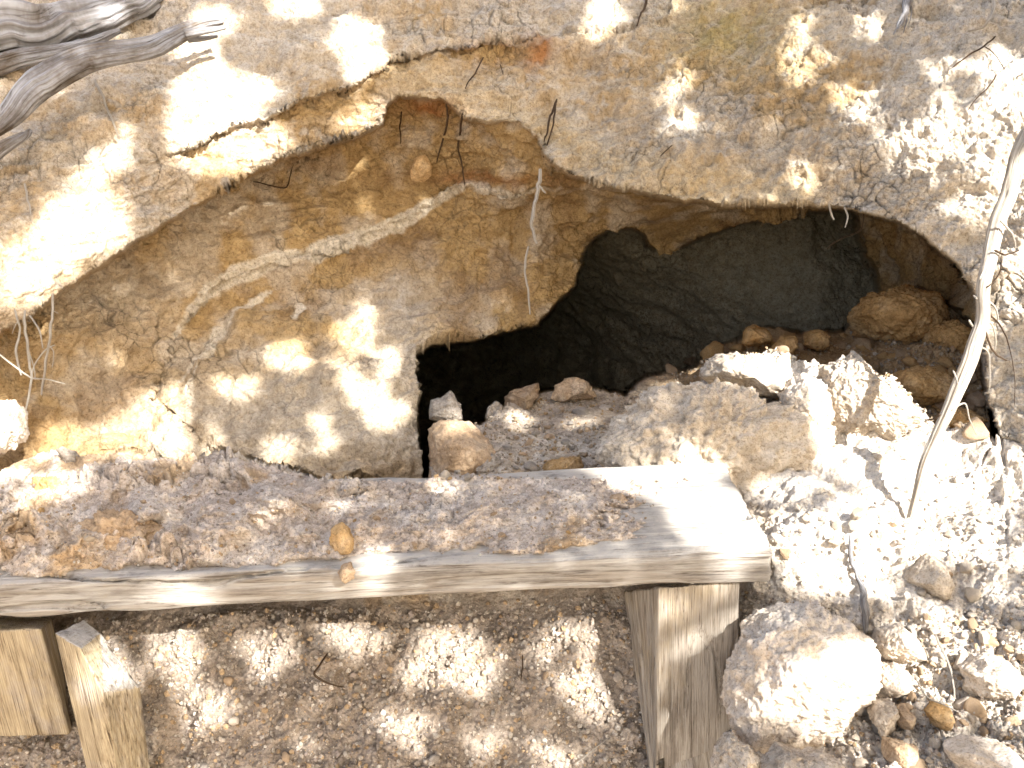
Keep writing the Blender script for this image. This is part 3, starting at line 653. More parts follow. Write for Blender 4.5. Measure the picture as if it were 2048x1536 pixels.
# loose stones, each its own object; meshes are shared
PROTO = []
for i in range(14):
    r = np.random.default_rng(300+i); V, Ft = ico(4 if i < 8 else 3); V = facet(V, r, 11, .5, .9)
    V = clodify(V, np.zeros(3), 1.0, .12, 300+i)*np.array([1, r.uniform(.65, 1), r.uniform(.5, .8)])
    me = {}
    for nm, mt in (('p', M_pale), ('t', M_tan), ('g', M_grey), ('o', M_ochre)):
        ob = mesh_np('stone', V, Ft, mt); me[nm] = ob.data; bpy.data.objects.remove(ob)
    PROTO.append(me)
ORD = ['nearest', 'second nearest', 'third nearest', 'fourth nearest', 'fifth nearest', 'sixth nearest', 'seventh nearest', 'eighth nearest', 'ninth nearest', 'tenth nearest', 'eleventh nearest', 'twelfth nearest']
CN = dict(p='pale', t='tan', g='grey', o='brown')
def name_stones(got, marks):
    """tells loose stones apart by colour and by which known rock they lie nearest to, and on which side"""
    rows = {}
    for ob, k, u, v in got:
        d, m = min(((u-a)**2 + (v-b)**2, i) for i, (a, b, _) in enumerate(marks)); a, b, _ = marks[m]
        side = ['right', 'lower', 'left', 'upper'][int(((math.atan2(v-b, u-a) + math.pi/4) % (2*math.pi))//(math.pi/2))]
        rows.setdefault((k, side, m), []).append((d, ob))
    for (k, side, m), l in rows.items():
        l.sort(key=lambda t: t[0])
        for i, (d, ob) in enumerate(l): ob['label'] = f'{CN[k]} loose stone {ORD[min(i, 11)]} to the {marks[m][2]} on its {side} side'
def scatter(n, poly, rmin, rmax, kinds, label, group, cat='stone', seed=1, sink=.25, marks=()):
    r = np.random.default_rng(seed); p = np.array(poly, float); lo, hi = p.min(0), p.max(0); k = 0; got = []; obs = []
    while k < n:
        u, v = r.uniform(lo[0], hi[0]), r.uniform(lo[1], hi[1])
        if sdp(np.array([u]), np.array([v]), poly)[0] < 0: continue
        s = rmin*(rmax/rmin)**(r.random()**2.0)
        if any((u-a)**2 + (v-b)**2 < (s+c)**2*.7 for a, b, c in got): 
            if r.random() < .9: continue
        z = float(look(u, v)); 
        if z > 50: continue
        got.append((u, v, s)); k += 1
        R = s/F*z
        Pp = unp(u, v, z - R*(1-2*sink)*.6)
        kk = kinds[r.integers(len(kinds))]; ob = bpy.data.objects.new('stone', PROTO[r.integers(len(PROTO))][kk]); obs.append((ob, kk, u, v))
        COL.objects.link(ob); ob.location = Pp.tolist(); ob.scale = (R, R, R)
        ob.rotation_euler = (r.uniform(-.6, .9), r.uniform(-.6, .6), r.uniform(0, 6.28))
        tag(ob, label, cat, group)
    name_stones(obs, marks)
scatter(38, [(1500,1010),(1700,1000),(1850,1080),(2048,960),(2048,1250),(1900,1250),(1740,1230),(1560,1180)], 8, 24, 'pppgt', 'pale loose stone on the bright slope right of the plank end', 'loose stones on the bright slope', seed=1, marks=[(1560,1130,'plank end'),(1850,1155,'rounded grey white rock'),(1715,1170,'strip of bark'),(1810,1060,'root foot'),(2040,1000,'right picture edge')])
scatter(75, [(1760,1250),(2048,1220),(2048,1536),(1500,1536),(1760,1460)], 9, 30, 'pppttg', 'loose pale stone in the rubble at the lower right', 'rubble stones at lower right', seed=2, marks=[(1880,1430,'golden brown stone'),(1960,1350,'long pale rock'),(1970,1515,'flat corner slab'),(1800,1515,'egg shaped stone'),(1600,1360,'biggest white boulder'),(1795,1292,'pale upper slab')])
scatter(55, [(870,960),(940,860),(1010,830),(1200,800),(1260,830),(1200,950)], 7, 20, 'gtpg', 'loose grey stone on the floor at the mouth of the hole', 'stones on the floor of the hole', seed=3, marks=[(935,890,'square sided block'),(1120,935,'brown tilted flat rock'),(1040,795,'tan angular rock'),(1135,785,'flat dark slab'),(1230,880,'broad pale boulder')])
scatter(60, [(1320,750),(1420,706),(1500,676),(1690,666),(1760,640),(1900,680),(1965,800),(1960,865),(1890,850),(1830,760),(1760,715),(1700,688),(1640,705),(1500,695),(1420,715)], 9, 34, 'oot', 'brown stone on the shaded rubble heap inside the hole', 'stones of the rubble heap inside the hole', seed=4, marks=[(1510,675,'left ridge rock'),(1635,680,'middle ridge rock'),(1800,635,'largest brown clod'),(1850,775,'rounded brown rock'),(1910,850,'low shaded brown rock')])
scatter(50, [(200,1270),(1240,1230),(1290,1536),(310,1536)], 6, 15, 'tpgg', 'small stone in the dirt beneath the plank', 'stones in the dirt beneath the plank', seed=5, marks=[(230,1400,'slanted stake'),(1330,1400,'upright post'),(650,1340,'curved root piece'),(1044,1340,'short upright twig'),(1180,1505,'straw like twig'),(450,1500,'lower left dirt corner')])
scatter(22, [(20,990),(600,1000),(1200,990),(1300,1050),(1200,1100),(100,1140)], 5, 13, 'tpot', 'small stone in the soil heaped on the plank', 'stones in the soil on the plank', seed=6, marks=[(685,1080,'yellow brown rock'),(260,1080,'wide flat ochre clod'),(1240,1008,'small tan soil stone'),(465,940,'pale crest clod')])
# gravel and grit: uncountable
def grit(name, n, poly, rmin, rmax, label, seed, cols):
    r = np.random.default_rng(seed); p = np.array(poly, float); lo, hi = p.min(0), p.max(0)
    u = r.uniform(lo[0], hi[0], n*4); v = r.uniform(lo[1], hi[1], n*4); ok = sdp(u, v, poly) > 0; z = look(u, v); ok &= z < 50
    u, v, z = u[ok][:n], v[ok][:n], z[ok][:n]; n = len(u)
    s = rmin*(rmax/rmin)**(r.random(n)**2.5); R = s/F*z
    V, Ft = ico(1); V = V/np.linalg.norm(V, axis=1, keepdims=True)
    base = unp(u, v, z - R*.2)
    sh = r.uniform(.55, 1.1, (n, len(V), 1))*V[None]
    sh = sh*r.uniform(.6, 1.1, (n, 1, 3)); P = base[:, None, :] + sh*R[:, None, None]
    Fa = (Ft[None] + (np.arange(n)*len(V))[:, None, None]).reshape(-1, 3)
    cc = np.array(cols)[r.integers(len(cols), size=n)]*r.uniform(.75, 1.2, (n, 1)); cc = np.repeat(cc, len(V), 0)
    o = mesh_np(name, P.reshape(-1, 3), Fa, M_earth, smooth=False, cols=np.clip(cc, .02, .85)); tag(o, label, 'gravel', kind='stuff')
GC = [(.44,.38,.31),(.52,.47,.40),(.34,.29,.25),(.47,.35,.22),(.55,.51,.45)]
grit('gravel', 1100, [(1500,1180),(1500,1010),(2300,880),(2300,1180),(1760,1240)], 1.8, 9, 'sparse pale grit on the bright slope right of the plank end', 74, [(.60,.55,.48),(.66,.61,.54),(.52,.46,.38)])
grit('gravel', 14500, [(130,1236),(1500,1180),(1760,1240),(2300,1180),(2300,1560),(0,1560),(0,1460),(150,1470)], 1.8, 9, 'loose gravel and grit on the ground below and right of the plank', 71, GC)
grit('grit', 3000, [(-20,960),(250,925),(640,975),(1190,965),(1330,1010),(1300,1060),(1200,1100),(600,1140),(0,1160)], 1.2, 5.0, 'fine grit strewn over the soil on the plank', 72, GC)
grit('gravel', 3200, [(865,960),(880,860),(1000,830),(1100,790),(1250,790),(1450,700),(1690,670),(1760,640),(1950,720),(1980,870),(1860,860),(1700,700),(1400,750),(1200,955)], 1.6, 7, 'dim gravel on the floor of the hole', 73, [(.40,.33,.24),(.42,.30,.17),(.47,.41,.33),(.34,.29,.23)])

# ------------------------------------------------------------------ roots and dead wood
def tube(name, pts, mat, parent=None, seg=10, sub=8, wig=.35, ridges=0.0, seed=1, flat=1.0, tip=True):
    """pts: (u, v, z, radius in picture units)"""
    p = np.array(pts, float); P = unp(p[:, 0], p[:, 1], p[:, 2]); R = p[:, 3]/F*p[:, 2]*(.8 if seg <= 8 else .9 if seg == 36 else 1)
    n = len(p); t = np.linspace(0, n-1, (n-1)*sub+1)
    def cr(A):
        A = A if A.ndim == 2 else A[:, None]; i = np.clip(t.astype(int), 0, n-2); f = (t-i)[:, None]
        g = lambda k: A[np.clip(i+k, 0, n-1)]
        return .5*((2*g(0)) + (-g(-1)+g(1))*f + (2*g(-1)-5*g(0)+4*g(1)-g(2))*f*f + (-g(-1)+3*g(0)-3*g(1)+g(2))*f**3)
    Cc = cr(P); Rc = np.maximum(cr(R)[:, 0], 1e-4)
    s = np.r_[0, np.cumsum(np.linalg.norm(np.diff(Cc, axis=0), axis=1))]
    q = np.stack([s*(60 if not ridges else 14), 0*s + seed*3.1, 0*s], -1)
    Cc = Cc + np.stack([fbm(q, 1, 2, seed), fbm(q, 1, 2, seed+5), fbm(q, 1, 2, seed+9)], -1)*Rc[:, None]*wig
    T = np.gradient(Cc, axis=0); T /= np.linalg.norm(T, axis=1, keepdims=True)
    A = np.cross(T, np.array([0.1, 1, .05])); A /= np.linalg.norm(A, axis=1, keepdims=True); B = np.cross(T, A)
    th = np.linspace(0, 2*math.pi, seg, endpoint=False)
    TH, SS = np.meshgrid(th, s); tw = TH + SS*1.2
    rr = Rc[:, None]*(1 + (.12 if not ridges else .05)*vnoise(np.stack([np.cos(TH)*1.5, np.sin(TH)*1.5, SS*(40 if not ridges else 14)+seed], -1)))
    if ridges: rr = rr*(1 + ridges*fbm(np.stack([np.cos(tw)*2.4, np.sin(tw)*2.4, SS*2.5+seed], -1), 1, 4, seed) - ridges*.5*(1-sst(0, .16, np.abs(vnoise(np.stack([np.cos(tw)*3.6, np.sin(tw)*3.6, SS*2.5+seed], -1), seed+2)))))
    if tip: rr[-1] *= .25; rr[0] *= .5
    V = Cc[:, None, :] + A[:, None, :]*(rr*np.cos(TH))[..., None] + B[:, None, :]*(rr*np.sin(TH)*flat)[..., None]
    m = len(s); i = np.arange(m*seg).reshape(m, seg); j = np.roll(i, -1, 1)
    Fc = np.stack([i[:-1], j[:-1], j[1:], i[1:]], -1).reshape(-1, 4)
    Vf = V.reshape(-1, 3); e0 = len(Vf); Vf = np.vstack([Vf, Cc[:1], Cc[-1:]])
    c0 = np.stack([np.full(seg, e0), j[0], i[0], np.full(seg, e0)], -1)[:, [0, 1, 2]]; c1 = np.stack([np.full(seg, e0+1), i[-1], j[-1]], -1)
    G = np.stack([SS, np.cos(tw)*.02, np.sin(tw)*.02], -1).reshape(-1, 3); G = np.vstack([G, [[0, 0, 0]], [[s[-1], 0, 0]]])
    Ft = np.vstack([Fc[:, [0, 1, 2]], Fc[:, [0, 2, 3]], c0, c1])
    return mesh_np(name, Vf, Ft, mat, parent, vec=G + seed)
def zf(u, v, off): return float(look(u, v, ZT)) - off
def S(pts, off): return [(u, v, zf(u, v, off), r) for u, v, r in pts]
# silvered dead wood, top left
tag(tube('driftwood_log', [(-90,70,1.74,55),(20,62,1.76,52),(110,58,1.80,44),(190,42,1.84,34),(250,22,1.88,25),(330,-10,1.93,16)], M_drift, seg=90, sub=40, wig=.3, ridges=.5, seed=3, flat=.7), 'thick dark grey twisted log in the top left corner', 'log')
dw = tube('driftwood_branch', [(-10,262,1.62,16),(20,232,1.62,24),(62,180,1.63,30),(120,142,1.65,30),(180,118,1.68,27),(250,104,1.71,23),(310,92,1.74,21),(360,70,1.77,17),(405,48,1.79,11),(445,40,1.81,8)], M_drift, seg=80, sub=34, wig=.3, ridges=.42, seed=5, flat=.75)
tag(dw, 'curved silver grey branch with a split tip, lying below the twisted log', 'branch')
tube('splinter', [(370,70,1.76,9),(410,62,1.77,7),(452,54,1.78,4)], M_drift, dw, seg=24, sub=14, wig=.3, ridges=.3, seed=6)
tube('splinter', [(375,80,1.78,7),(405,78,1.79,5),(436,72,1.80,3)], M_drift, dw, seg=24, sub=14, wig=.3, ridges=.3, seed=7)
tag(tube('dead_root', [(-40,335,1.60,15),(5,300,1.60,14),(45,275,1.62,9),(62,262,1.64,5)], M_drift, seg=40, sub=20, wig=.3, ridges=.3, seed=8), 'short grey root end at the left edge below the silver branch', 'root')
tag(tube('driftwood_log', [(-60,150,1.72,22),(40,118,1.74,17),(120,100,1.77,12),(200,78,1.82,9),(240,62,1.85,5)], M_drift, seg=60, sub=30, wig=.3, ridges=.4, seed=4, flat=.8), 'dark brown strand of dead wood between the twisted log and the silver branch', 'log')
# leaning root, right
rb = tube('leaning_root', [(2110,150,1.52,20),(2065,260,1.48,19),(2030,340,1.46,18),(2003,430,1.44,17),(1985,510,1.43,15),(1970,580,1.42,14),(1966,640,1.42,14),(1948,700,1.42,16),(1925,755,1.42,16),(1895,820,1.425,14),(1868,880,1.43,12),(1848,930,1.43,10),(1832,990,1.44,8),(1818,1040,1.45,7),(1806,1075,1.46,5)], M_rootp, seg=36, sub=20, wig=.5, ridges=.22, seed=11)
tag(rb, 'long pale root leaning across the right side from top edge to rubble', 'root')
rng2 = np.random.default_rng(77)
tw = [[(1972,575),(1990,560),(2000,545),(2003,520)],[(1966,640),(1985,650),(1992,690),(1975,720)],[(1950,690),(1975,700),(1980,740),(1978,780),(1968,790)],[(1966,620),(1990,640),(2010,670),(2022,710),(2030,760),(2028,812)],[(1930,745),(1920,760)],[(1905,820),(1930,808),(1940,840),(1952,868)],[(1880,830),(1868,838),(1850,840)],[(1955,600),(1946,590)],[(1975,600),(1992,620),(1996,660)],[(1968,660),(1990,705),(2015,722)],[(2000,440),(2025,470),(2030,500)],[(1940,640),(1948,655)],[(1990,500),(2010,510),(2040,500)],[(1918,770),(1905,740)],[(1960,560),(1972,530),(1990,520)]]
for i, q in enumerate(tw):
    tube('rootlet', [(u, v, 1.415 + .012*k, max(.9, 3.0 - .6*k)) for k, (u, v) in enumerate(q)], M_rootp if i % 3 else M_rootd, rb, seg=6, sub=7, wig=1.2, seed=20+i)
def root(name, pts, off, mat, label, cat='root', seed=1, group=None, kids=()):
    o = tube(name, S(pts, off), mat, seg=7, sub=7, wig=1.1, seed=seed); tag(o, label, cat, group)
    for k, q in enumerate(kids): tube('rootlet', S(q, off), mat, o, seg=6, sub=6, wig=1.1, seed=seed+50+k)
    return o
def hang(name, pts, z, mat, label, seed, kids=(), group=None):
    o = tube(name, [(u, v, z, r) for u, v, r in pts], mat, seg=8, sub=9, wig=1.0, seed=seed); tag(o, label, 'root', group)
    for k, q in enumerate(kids): tube('rootlet', [(u, v, z, r) for u, v, r in q], mat, o, seg=6, sub=6, wig=1.1, seed=seed+50+k)
hang('hanging_root', [(1082,338,4),(1078,360,5),(1076,380,5),(1069,405,4.4),(1068,430,5),(1065,455,4),(1070,475,3.4),(1074,487,2.4)], 1.86, M_rootp, 'pale knotty root hanging free in the middle of the hollow', 101, [[(1078,372,2.5),(1085,380,2.3),(1092,386,1.6)]])
hang('hanging_root', [(1058,492,2.4),(1052,520,3),(1051,545,2.8),(1056,580,2.6),(1059,610,2.2),(1060,630,1.6)], 1.90, M_rootp, 'thin pale root hanging below the knotty one', 102)
root('thin_root', [(803,222,2),(800,250,2),(801,288,1.3)], .012, M_rootd, 'short dark root, leftmost of three on the hollow roof', seed=103)
root('thin_root', [(893,208,2.4),(894,245,2.6),(882,290,2.2),(873,326,1.5)], .012, M_rootd, 'dark root bending left, middle of three on the hollow roof', seed=104)
root('thin_root', [(926,226,2.4),(920,262,2.8),(917,295,2.4),(924,330,2),(930,372,1.4)], .012, M_rootd, 'longest dark root, rightmost of three on the hollow roof', seed=105)
root('thin_root', [(967,114,1.8),(950,145,2),(938,162,1.6),(930,178,1)], .008, M_rootd, 'thin dark root on the tan band above the hollow', seed=106)
root('thin_root', [(1000,128,1.2),(1006,150,1.0)], .008, M_rootd, 'tiny dark rootlet right of the thin dark root above the hollow', seed=107)
root('twin_root', [(1113,200,3),(1100,238,2.8),(1092,270,2.2),(1082,300,1.6)], .012, M_rootd, 'brown root pair running down to the top of the hanging pale root', seed=108, kids=[[(1112,205,2),(1108,240,2.2),(1098,275,2),(1086,315,1.8)]])
root('thin_root', [(508,362,1.6),(540,370,1.8),(572,376,2),(580,355,1.4),(585,332,1)], .012, M_rootd, 'bent dark root under the left edge of the overhang', seed=109)
root('thin_root', [(188,155,3),(203,185,3.4),(214,215,3),(226,245,2.8),(238,276,2)], .012, M_rootp, 'pale root hanging below the silver branch', seed=110)
root('thin_root', [(48,365,3),(56,400,2.6),(62,430,1.6)], .012, M_rootp, 'short pale root on the bank at the left edge', seed=111)
lt = [[(28,618,2.5),(40,655,2.7),(33,695,3),(38,735,2.5),(42,752,2)],[(48,622,3),(52,660,3.4),(56,700,3.2),(62,745,3.2),(58,790,3),(50,835,2)],[(106,588,3),(104,640,3.2),(98,680,3.4),(92,720,3.2),(86,760,3),(82,792,2)],[(58,630,2),(74,652,2.4),(82,676,2),(86,698,1.6)]]
names = ['leftmost root of the tuft hanging at the left edge', 'thick middle root of the tuft hanging at the left edge', 'rightmost and straightest root of the tuft hanging at the left edge', 'short curled root inside the tuft hanging at the left edge']
kd = [[[(36,640,1.4),(28,655,1.2),(24,668,.9)]], [[(62,748,2.2),(72,725,2),(90,700,1.8),(110,690,1.2)],[(54,690,1.6),(68,735,1.4),(70,760,1)]], [[(98,690,1.8),(108,705,1.4),(104,735,1.2)],[(104,620,1.2),(118,628,.9)]], []]
for i, q in enumerate(lt): hang('hanging_root', q, 1.56, M_rootp, names[i], 120+i, kd[i], 'root tuft at the left edge')
hang('twig', [(-20,690,2.4),(25,730,2.4),(60,754,2.2),(95,758,1.8),(130,768,1.3)], 1.53, M_rootp, 'grey twig caught across the root tuft at the left edge', 130)
hang('hanging_root', [(1658,408,2),(1662,424,2.6),(1669,440,2)], 1.74, M_rootp, 'pale root stub at the roof edge, left of two', 131)
hang('hanging_root', [(1690,414,2),(1696,432,2.4),(1694,445,2),(1690,456,1.4)], 1.74, M_rootp, 'pale root stub at the roof edge, right of two', 132)
hang('thin_root', [(1728,428,1.5),(1722,460,1.3),(1690,474,1.2),(1668,485,1.1),(1654,498,.8)], 1.80, M_rootd, 'thin brown root drooping into the dark hole below the roof edge', 133)
root('thin_root', [(1795,58,2),(1806,38,7),(1815,10,11),(1826,-25,15)], .02, M_drift, 'frayed grey root stump at the top edge on the right', seed=134, kids=[[(1806,30,5),(1796,50,3),(1786,70,1.5)],[(1815,20,4),(1812,45,2.4),(1806,68,1)],[(1820,10,4),(1822,30,2),(1818,48,1)]])
root('thin_root', [(1988,-20,5),(1986,15,4.5),(1978,40,3.6),(1966,54,3),(1935,62,2)], .02, M_rootp, 'curled pale root in the top right corner', seed=135)
root('thin_root', [(1992,72,2),(1968,92,2.2),(1935,112,2),(1905,135,1.4)], .012, M_rootd, 'thin dark root below the curled pale root', seed=136, kids=[[(1968,92,1.6),(1990,110,1.3),(2010,140,1)]])
root('thin_root', [(1992,150,1.6),(1980,170,1.8),(1950,200,1.4),(1935,222,1)], .012, M_rootd, 'dark twig on the bright bank left of the leaning root top', seed=137)
root('thin_root', [(1296,-10,3.5),(1288,18,3),(1278,34,2.2),(1274,52,1.5)], .012, M_rootd, 'dark forked root at the top edge right of centre', seed=138)
root('thin_root', [(1345,290,1.4),(1333,300,1.6),(1320,312,1.2)], .008, M_rootd, 'tiny slanting twig on the bank above the roof edge', seed=139)
root('bark_strip', [(1700,1070,3),(1704,1110,6),(1712,1150,5),(1722,1190,9),(1728,1230,10),(1732,1270,4)], .012, M_drift, 'strip of fibrous bark stuck upright in the bright rubble', 'bark', seed=140)
root('twig', [(1870,1268,3),(1890,1310,3),(1905,1350,2.6),(1908,1400,2)], .02, M_rootp, 'bent pale twig among the lower right rubble', 'twig', seed=141)
root('twig', [(1828,1345,2.2),(1850,1390,2.2),(1890,1410,2),(1930,1430,1.2)], .02, M_rootp, 'second thinner twig below the bent pale twig', 'twig', seed=142)
root('twig', [(1045,1310,1.4),(1044,1340,1.6),(1042,1362,1)], .012, M_rootd, 'short upright twig in the dirt under the plank', 'twig', seed=143)
root('twig', [(655,1305,2.2),(640,1330,2.6),(630,1350,3),(660,1368,2),(690,1375,1.3)], .014, M_rootd, 'curved root piece in the dirt under the plank', 'twig', seed=144)
root('twig', [(1150,1530,1.4),(1180,1505,1.6),(1218,1475,1.2)], .014, M_rootp, 'straw like twig in the dirt left of the upright post', 'twig', seed=145)

# ------------------------------------------------------------------ the tree whose leaves shade the bank (out of view; crown gaps cut to place the sun patches)
LIT = [
 [(371,79),(420,103),(451,147),(560,178),(496,236),(468,263),(359,297),(335,304),(342,222),(355,137)],
 [(335,304),(489,267),(560,253),(581,308),(533,338),(482,355),(440,335),(342,330)],
 [(202,318),(236,277),(256,253),(260,328),(239,352),(191,362),(161,362),(171,335)],
 [(116,393),(191,396),(251,400),(255,465),(219,513),(180,530),(130,590),(100,605),(30,615),(8,590),(8,500),(40,485),(106,410)],
 [(160,85),(240,58),(242,66),(160,92)], [(386,34),(455,28),(455,65),(383,65)], [(535,-20),(628,-20),(622,25),(590,34),(555,20)],
 [(690,40),(740,55),(775,130),(740,160),(710,165),(690,130),(665,80)], [(680,250),(700,225),(772,213),(768,240),(740,275),(705,285),(690,272)],
 [(1179,34),(1240,38),(1213,65),(1193,79),(1165,79)], [(1189,-10),(1230,-10),(1227,20),(1195,15)],
 [(1560,82),(1594,48),(1608,34),(1621,82),(1608,137),(1618,160),(1580,165),(1562,120)],
 [(1710,185),(1734,185),(1785,232),(1826,270),(1870,205),(1905,191),(1912,230),(1900,290),(1890,345),(1875,379),(1826,369),(1792,328),(1758,284),(1744,246)],
 [(1936,150),(1929,137),(1980,130),(1997,85),(2048,137),(2200,200),(2200,640),(1990,640),(1973,525),(1980,455),(1925,441),(1905,403),(1925,350),(1945,270),(1950,200)],
 [(533,702),(595,681),(601,705),(615,732),(560,736),(537,725)], [(666,660),(714,637),(731,613),(748,671),(724,705),(680,695)],
 [(680,732),(707,740),(700,775),(682,770)], [(700,787),(721,770),(772,770),(765,808),(707,808)], [(748,712),(793,705),(783,740),(755,745)],
 [(424,770),(506,763),(502,794),(470,798)],
 [(236,835),(328,784),(342,773),(335,808),(308,869),(284,910),(222,910),(185,907),(185,855),(212,845)],
 [(355,780),(369,773),(372,920),(328,910),(308,883),(338,825)], [(75,862),(171,852),(174,900),(113,893)],
 [(-60,808),(34,814),(38,859),(20,903),(-60,907)], [(-60,940),(60,905),(109,903),(68,930),(20,960),(-60,975)],
 [(533,896),(581,893),(578,927),(533,920)],
 [(41,992),(130,924),(120,960),(51,1010)], [(123,975),(164,941),(167,975),(103,1000),(96,1013)],
 [(325,1172),(373,1160),(425,1180),(425,1215),(373,1235),(300,1230),(280,1215)], [(650,1165),(750,1155),(750,1205),(650,1205)],
 [(722,1100),(780,1100),(780,1145),(722,1145)],
 [(1190,950),(1400,936),(1560,1098),(1545,1118),(1420,1118),(1370,1090),(1340,1070),(1330,1000),(1290,985),(1200,968)],
 [(1422,1110),(1480,1110),(1484,1175),(1422,1175)],
 [(294,1312),(335,1278),(390,1278),(385,1330),(420,1380),(455,1404),(478,1438),(427,1431),(373,1414),(355,1387)],
 [(500,1272),(560,1271),(564,1301),(547,1360),(523,1363),(506,1339)], [(366,1438),(417,1442),(410,1472),(369,1466)],
 [(147,1312),(212,1278),(273,1366),(239,1373),(150,1360)], [(120,1394),(181,1400),(181,1415),(123,1420)],
 [(796,1353),(817,1312),(844,1268),(892,1264),(960,1268),(964,1298),(988,1336),(984,1380),(936,1383),(885,1366),(824,1370)],
 [(655,1262),(765,1268),(769,1300),(731,1315),(690,1305)],
 [(1124,1250),(1199,1240),(1193,1278),(1165,1300),(1141,1284)], [(1158,1336),(1203,1319),(1223,1373),(1124,1377),(1090,1370)],
 [(1152,1400),(1220,1397),(1240,1442),(1213,1448),(1175,1431)], [(759,1442),(793,1428),(871,1431),(899,1459),(851,1465),(851,1517),(817,1503)],
 [(945,1469),(985,1467),(981,1492),(947,1492)], [(1035,1479),(1107,1490),(1176,1513),(1124,1560),(1066,1560)],
 [(1424,1322),(1460,1322),(1460,1358),(1424,1358)], [(1368,1410),(1416,1410),(1416,1462),(1368,1462)], [(1342,1272),(1378,1272),(1378,1308),(1342,1308)], [(1325,1410),(1350,1410),(1345,1450),(1325,1450)], [(1322,1200),(1345,1200),(1345,1240),(1322,1240)],
 [(1413,739),(1433,700),(1502,695),(1567,705),(1645,720),(1710,695),(1741,725),(1792,753),(1823,780),(1850,811),(1861,860),(1895,862),(1990,866),(2048,886),(2300,880),(2300,1000),(2048,1005),(1990,1040),(1900,1060),(1900,1110),(1870,1120),(1800,1110),(1800,1195),(1740,1185),(1600,1190),(1560,1170),(1550,1100),(1500,1040),(1690,1025),(1676,1013),(1724,968),(1656,941),(1625,920),(1612,808),(1539,784),(1485,766),(1416,753)],
 [(1570,1343),(1601,1319),(1650,1325),(1680,1370),(1700,1410),(1700,1466),(1690,1479),(1587,1466),(1567,1404)], [(1660,1291),(1717,1281),(1751,1302),(1748,1387),(1728,1430),(1712,1400),(1690,1350)],
 [(1461,1400),(1567,1380),(1567,1430),(1475,1440)], [(1690,1490),(1735,1490),(1750,1560),(1700,1560)], [(1895,1305),(1980,1319),(1977,1370),(1929,1350)],
 [(1806,1216),(1861,1220),(1870,1245),(1830,1250)], [(1963,1421),(2048,1387),(2100,1400),(2100,1440),(1980,1460)],
 [(1138,852),(1165,845),(1254,828),(1227,862),(1158,876)], [(1018,836),(1056,846),(1035,860)], [(880,842),(935,840),(932,861),(884,860)]]
HALF = [[(1305,205),(1336,113),(1380,150),(1385,300),(1330,270)], [(1565,315),(1700,330),(1670,395),(1600,400),(1570,370)], [(1520,388),(1553,385),(1553,405),(1520,405)],
 [(1610,100),(1700,130),(1760,200),(1700,260),(1640,200)], [(440,735),(505,728),(505,748),(440,752)], [(590,840),(660,820),(680,900),(610,930)],
 [(690,815),(823,808),(810,870),(740,870)], [(230,900),(260,890),(250,930)], [(310,970),(345,955),(345,980),(315,990)], [(400,900),(425,800),(440,860),(430,920)],
 [(885,1072),(913,1072),(913,1100),(885,1100)], [(925,1097),(955,1097),(960,1130),(925,1130)], [(1020,1158),(1052,1158),(1052,1192),(1020,1192)], [(1165,1100),(1215,1105),(1215,1142),(1165,1142)], [(1080,1085),(1110,1085),(1110,1120),(1080,1120)],
 [(820,962),(865,962),(865,980),(820,980)], [(885,965),(925,965),(925,1005),(885,1005)], [(1100,990),(1150,990),(1150,1038),(1100,1038)], [(770,985),(810,985),(810,1015),(770,1015)], [(1200,1050),(1240,1050),(1240,1080),(1200,1080)],
 [(472,1290),(500,1290),(480,1370),(450,1350)], [(995,1300),(1110,1270),(1120,1330),(1040,1340)],
 [(1206,905),(1270,905),(1270,940),(1206,945)], [(1290,900),(1420,885),(1470,960),(1320,940)], [(1500,950),(1650,960),(1640,1000),(1500,1010)],
 [(1760,1250),(2048,1200),(2048,1536),(1760,1536)], [(1450,1180),(1600,1185),(1560,1240),(1500,1330),(1465,1330)], [(1900,1060),(2048,1040),(2048,1200),(1920,1190)],
 [(1460,470),(1470,470),(1465,480)], [(640,1000),(700,990),(700,1030),(650,1035)], [(480,1020),(540,1010),(530,1045)], [(560,1120),(620,1110),(620,1150),(560,1150)],
 [(1700,20),(1780,40),(1760,90),(1700,70)], [(1840,120),(1900,110),(1900,160),(1850,170)]]
rl = np.random.default_rng(404)
e1v = np.cross(SUN, [0, 0, 1]); e1v /= np.linalg.norm(e1v); e2v = np.cross(e1v, SUN)
NL = 92000
cen = unp(1024, 700, 1.7)
pa = rl.uniform(-1.8, 1.8, NL); pb = rl.uniform(-1.5, 1.5, NL); pc = rl.uniform(2.6, 3.9, NL)
LP = cen + pa[:, None]*e1v + pb[:, None]*e2v + pc[:, None]*SUN
# where does the sunlight passing each leaf land
ZH = ZF.copy()
for A in DEPTHS: ZH = np.minimum(ZH, A)
hu = np.full(NL, -9999.); hv = hu.copy(); done = np.zeros(NL, bool)
for t in np.arange(1.2, 5.6, .015):
    X = LP - SUN*t; u, v, z = prj(X)
    inside = (z > .4) & (u > -380) & (u < 2430) & (v > -280) & (v < 1880)
    hit = ~done & inside & (z >= look(u, v, ZH))
    hu[hit] = u[hit]; hv[hit] = v[hit]; done |= hit
keep = np.ones(NL, bool); GROW = 15.0
for q in LIT: keep &= ~(sdp(hu, hv, q) > -GROW)
rnd = rl.random(NL); clump = fbm(np.stack([pa, pb, 0*pa], -1), 22, 2, 77)
for q in HALF: keep &= ~((sdp(hu, hv, q) > -4) & (clump > -.22))
keep &= ~(~done & (fbm(np.stack([pa, pb, 0*pa], -1), 3.0, 3, 78) > .12))
LP = LP[keep]; n = len(LP)
ls = rl.uniform(.011, .019, n)
ax1 = rl.normal(size=(n, 3)) + e1v*.3; ax1 -= (ax1@SUN)[:, None]*SUN*.75; ax1 /= np.linalg.norm(ax1, axis=1, keepdims=True)
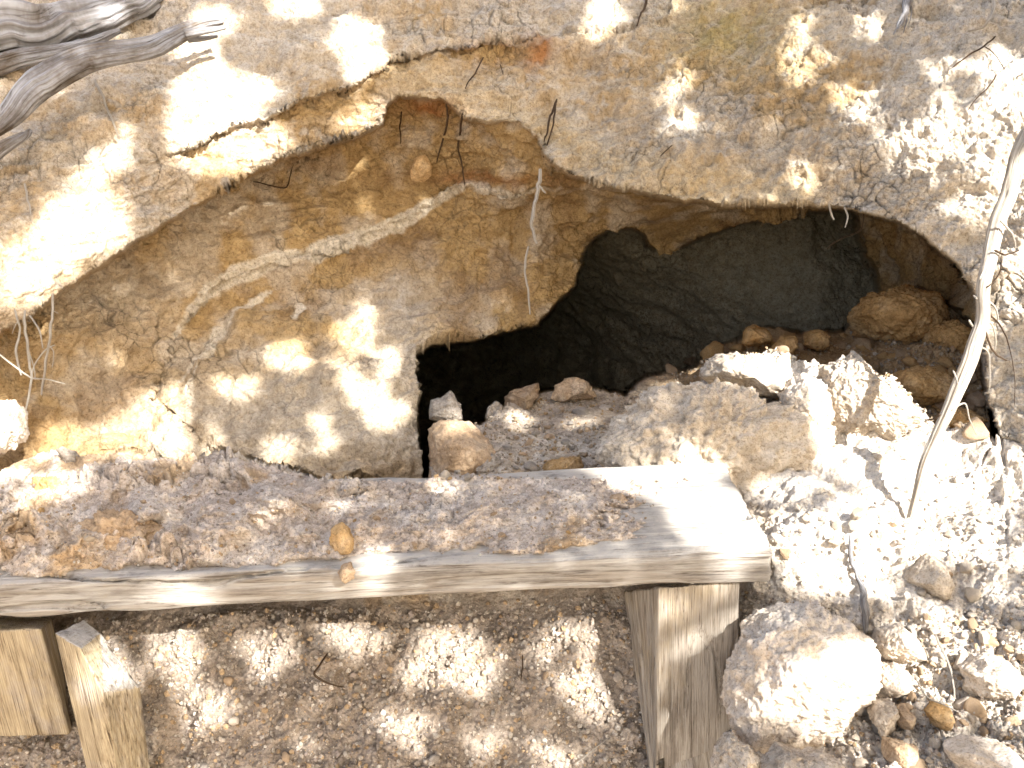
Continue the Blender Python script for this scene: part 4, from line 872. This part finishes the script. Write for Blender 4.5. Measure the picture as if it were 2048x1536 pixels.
ax2 = np.cross(ax1, SUN + rl.normal(size=(n, 3))*.35); ax2 /= np.linalg.norm(ax2, axis=1, keepdims=True)
sh = [(-1.3, 0), (-.5, .62), (.5, .62), (1.3, 0), (.5, -.62), (-.5, -.62)]
LV = np.stack([LP + ax1*(a_*ls)[:, None]*1.0 + ax2*(b_*ls)[:, None]*1.25 for a_, b_ in sh], 1)
LF = np.arange(n*6).reshape(n, 6)
ml_, ntl, bl = newmat('leaf'); bl.inputs['Base Color'].default_value = (.07, .10, .035, 1); bl.inputs['Roughness'].default_value = .6
mbk, ntb, bb = newmat('bark'); bb.inputs['Base Color'].default_value = (.16, .12, .09, 1)
tree = bpy.data.objects.new('tree', None); COL.objects.link(tree); tree.location = (-1.9, -2.4, -.8)
tag(tree, 'broad leafy tree behind the viewer that throws the dappled shade on the bank', 'tree')
inv = np.array(tree.location)
def trunkmesh(name, pts, rad):
    P = np.array(pts, float) - inv; n_ = len(P); seg = 12; T = np.gradient(P, axis=0); T /= np.linalg.norm(T, axis=1, keepdims=True)
    A = np.cross(T, [.3, 1, .1]); A /= np.linalg.norm(A, axis=1, keepdims=True); B = np.cross(T, A); th = np.linspace(0, 6.2832, seg, endpoint=False)
    Vv = P[:, None] + (A[:, None]*np.cos(th)[None, :, None] + B[:, None]*np.sin(th)[None, :, None])*np.array(rad)[:, None, None]
    i = np.arange(n_*seg).reshape(n_, seg); j = np.roll(i, -1, 1)
    return mesh_np(name, Vv.reshape(-1, 3), np.stack([i[:-1], j[:-1], j[1:], i[1:]], -1).reshape(-1, 4), mbk, tree)
trunkmesh('trunk', [(-1.9,-2.4,-.9),(-1.85,-2.35,.3),(-1.75,-2.3,1.4),(-1.3,-2.2,2.2),(-.6,-2.0,2.6),(.1,-2.0,3.0)], [.16,.14,.12,.09,.06,.03])
cr_o = mesh_np('crown', LV.reshape(-1, 3) - inv, LF, ml_, tree, smooth=False)
m_=hu>-9000; print('hit', m_.mean(), pa[m_].min(), pa[m_].max(), pb[m_].min(), pb[m_].max()); print('leaves', n, 'verts', len(Pt.reshape(-1, 3)))
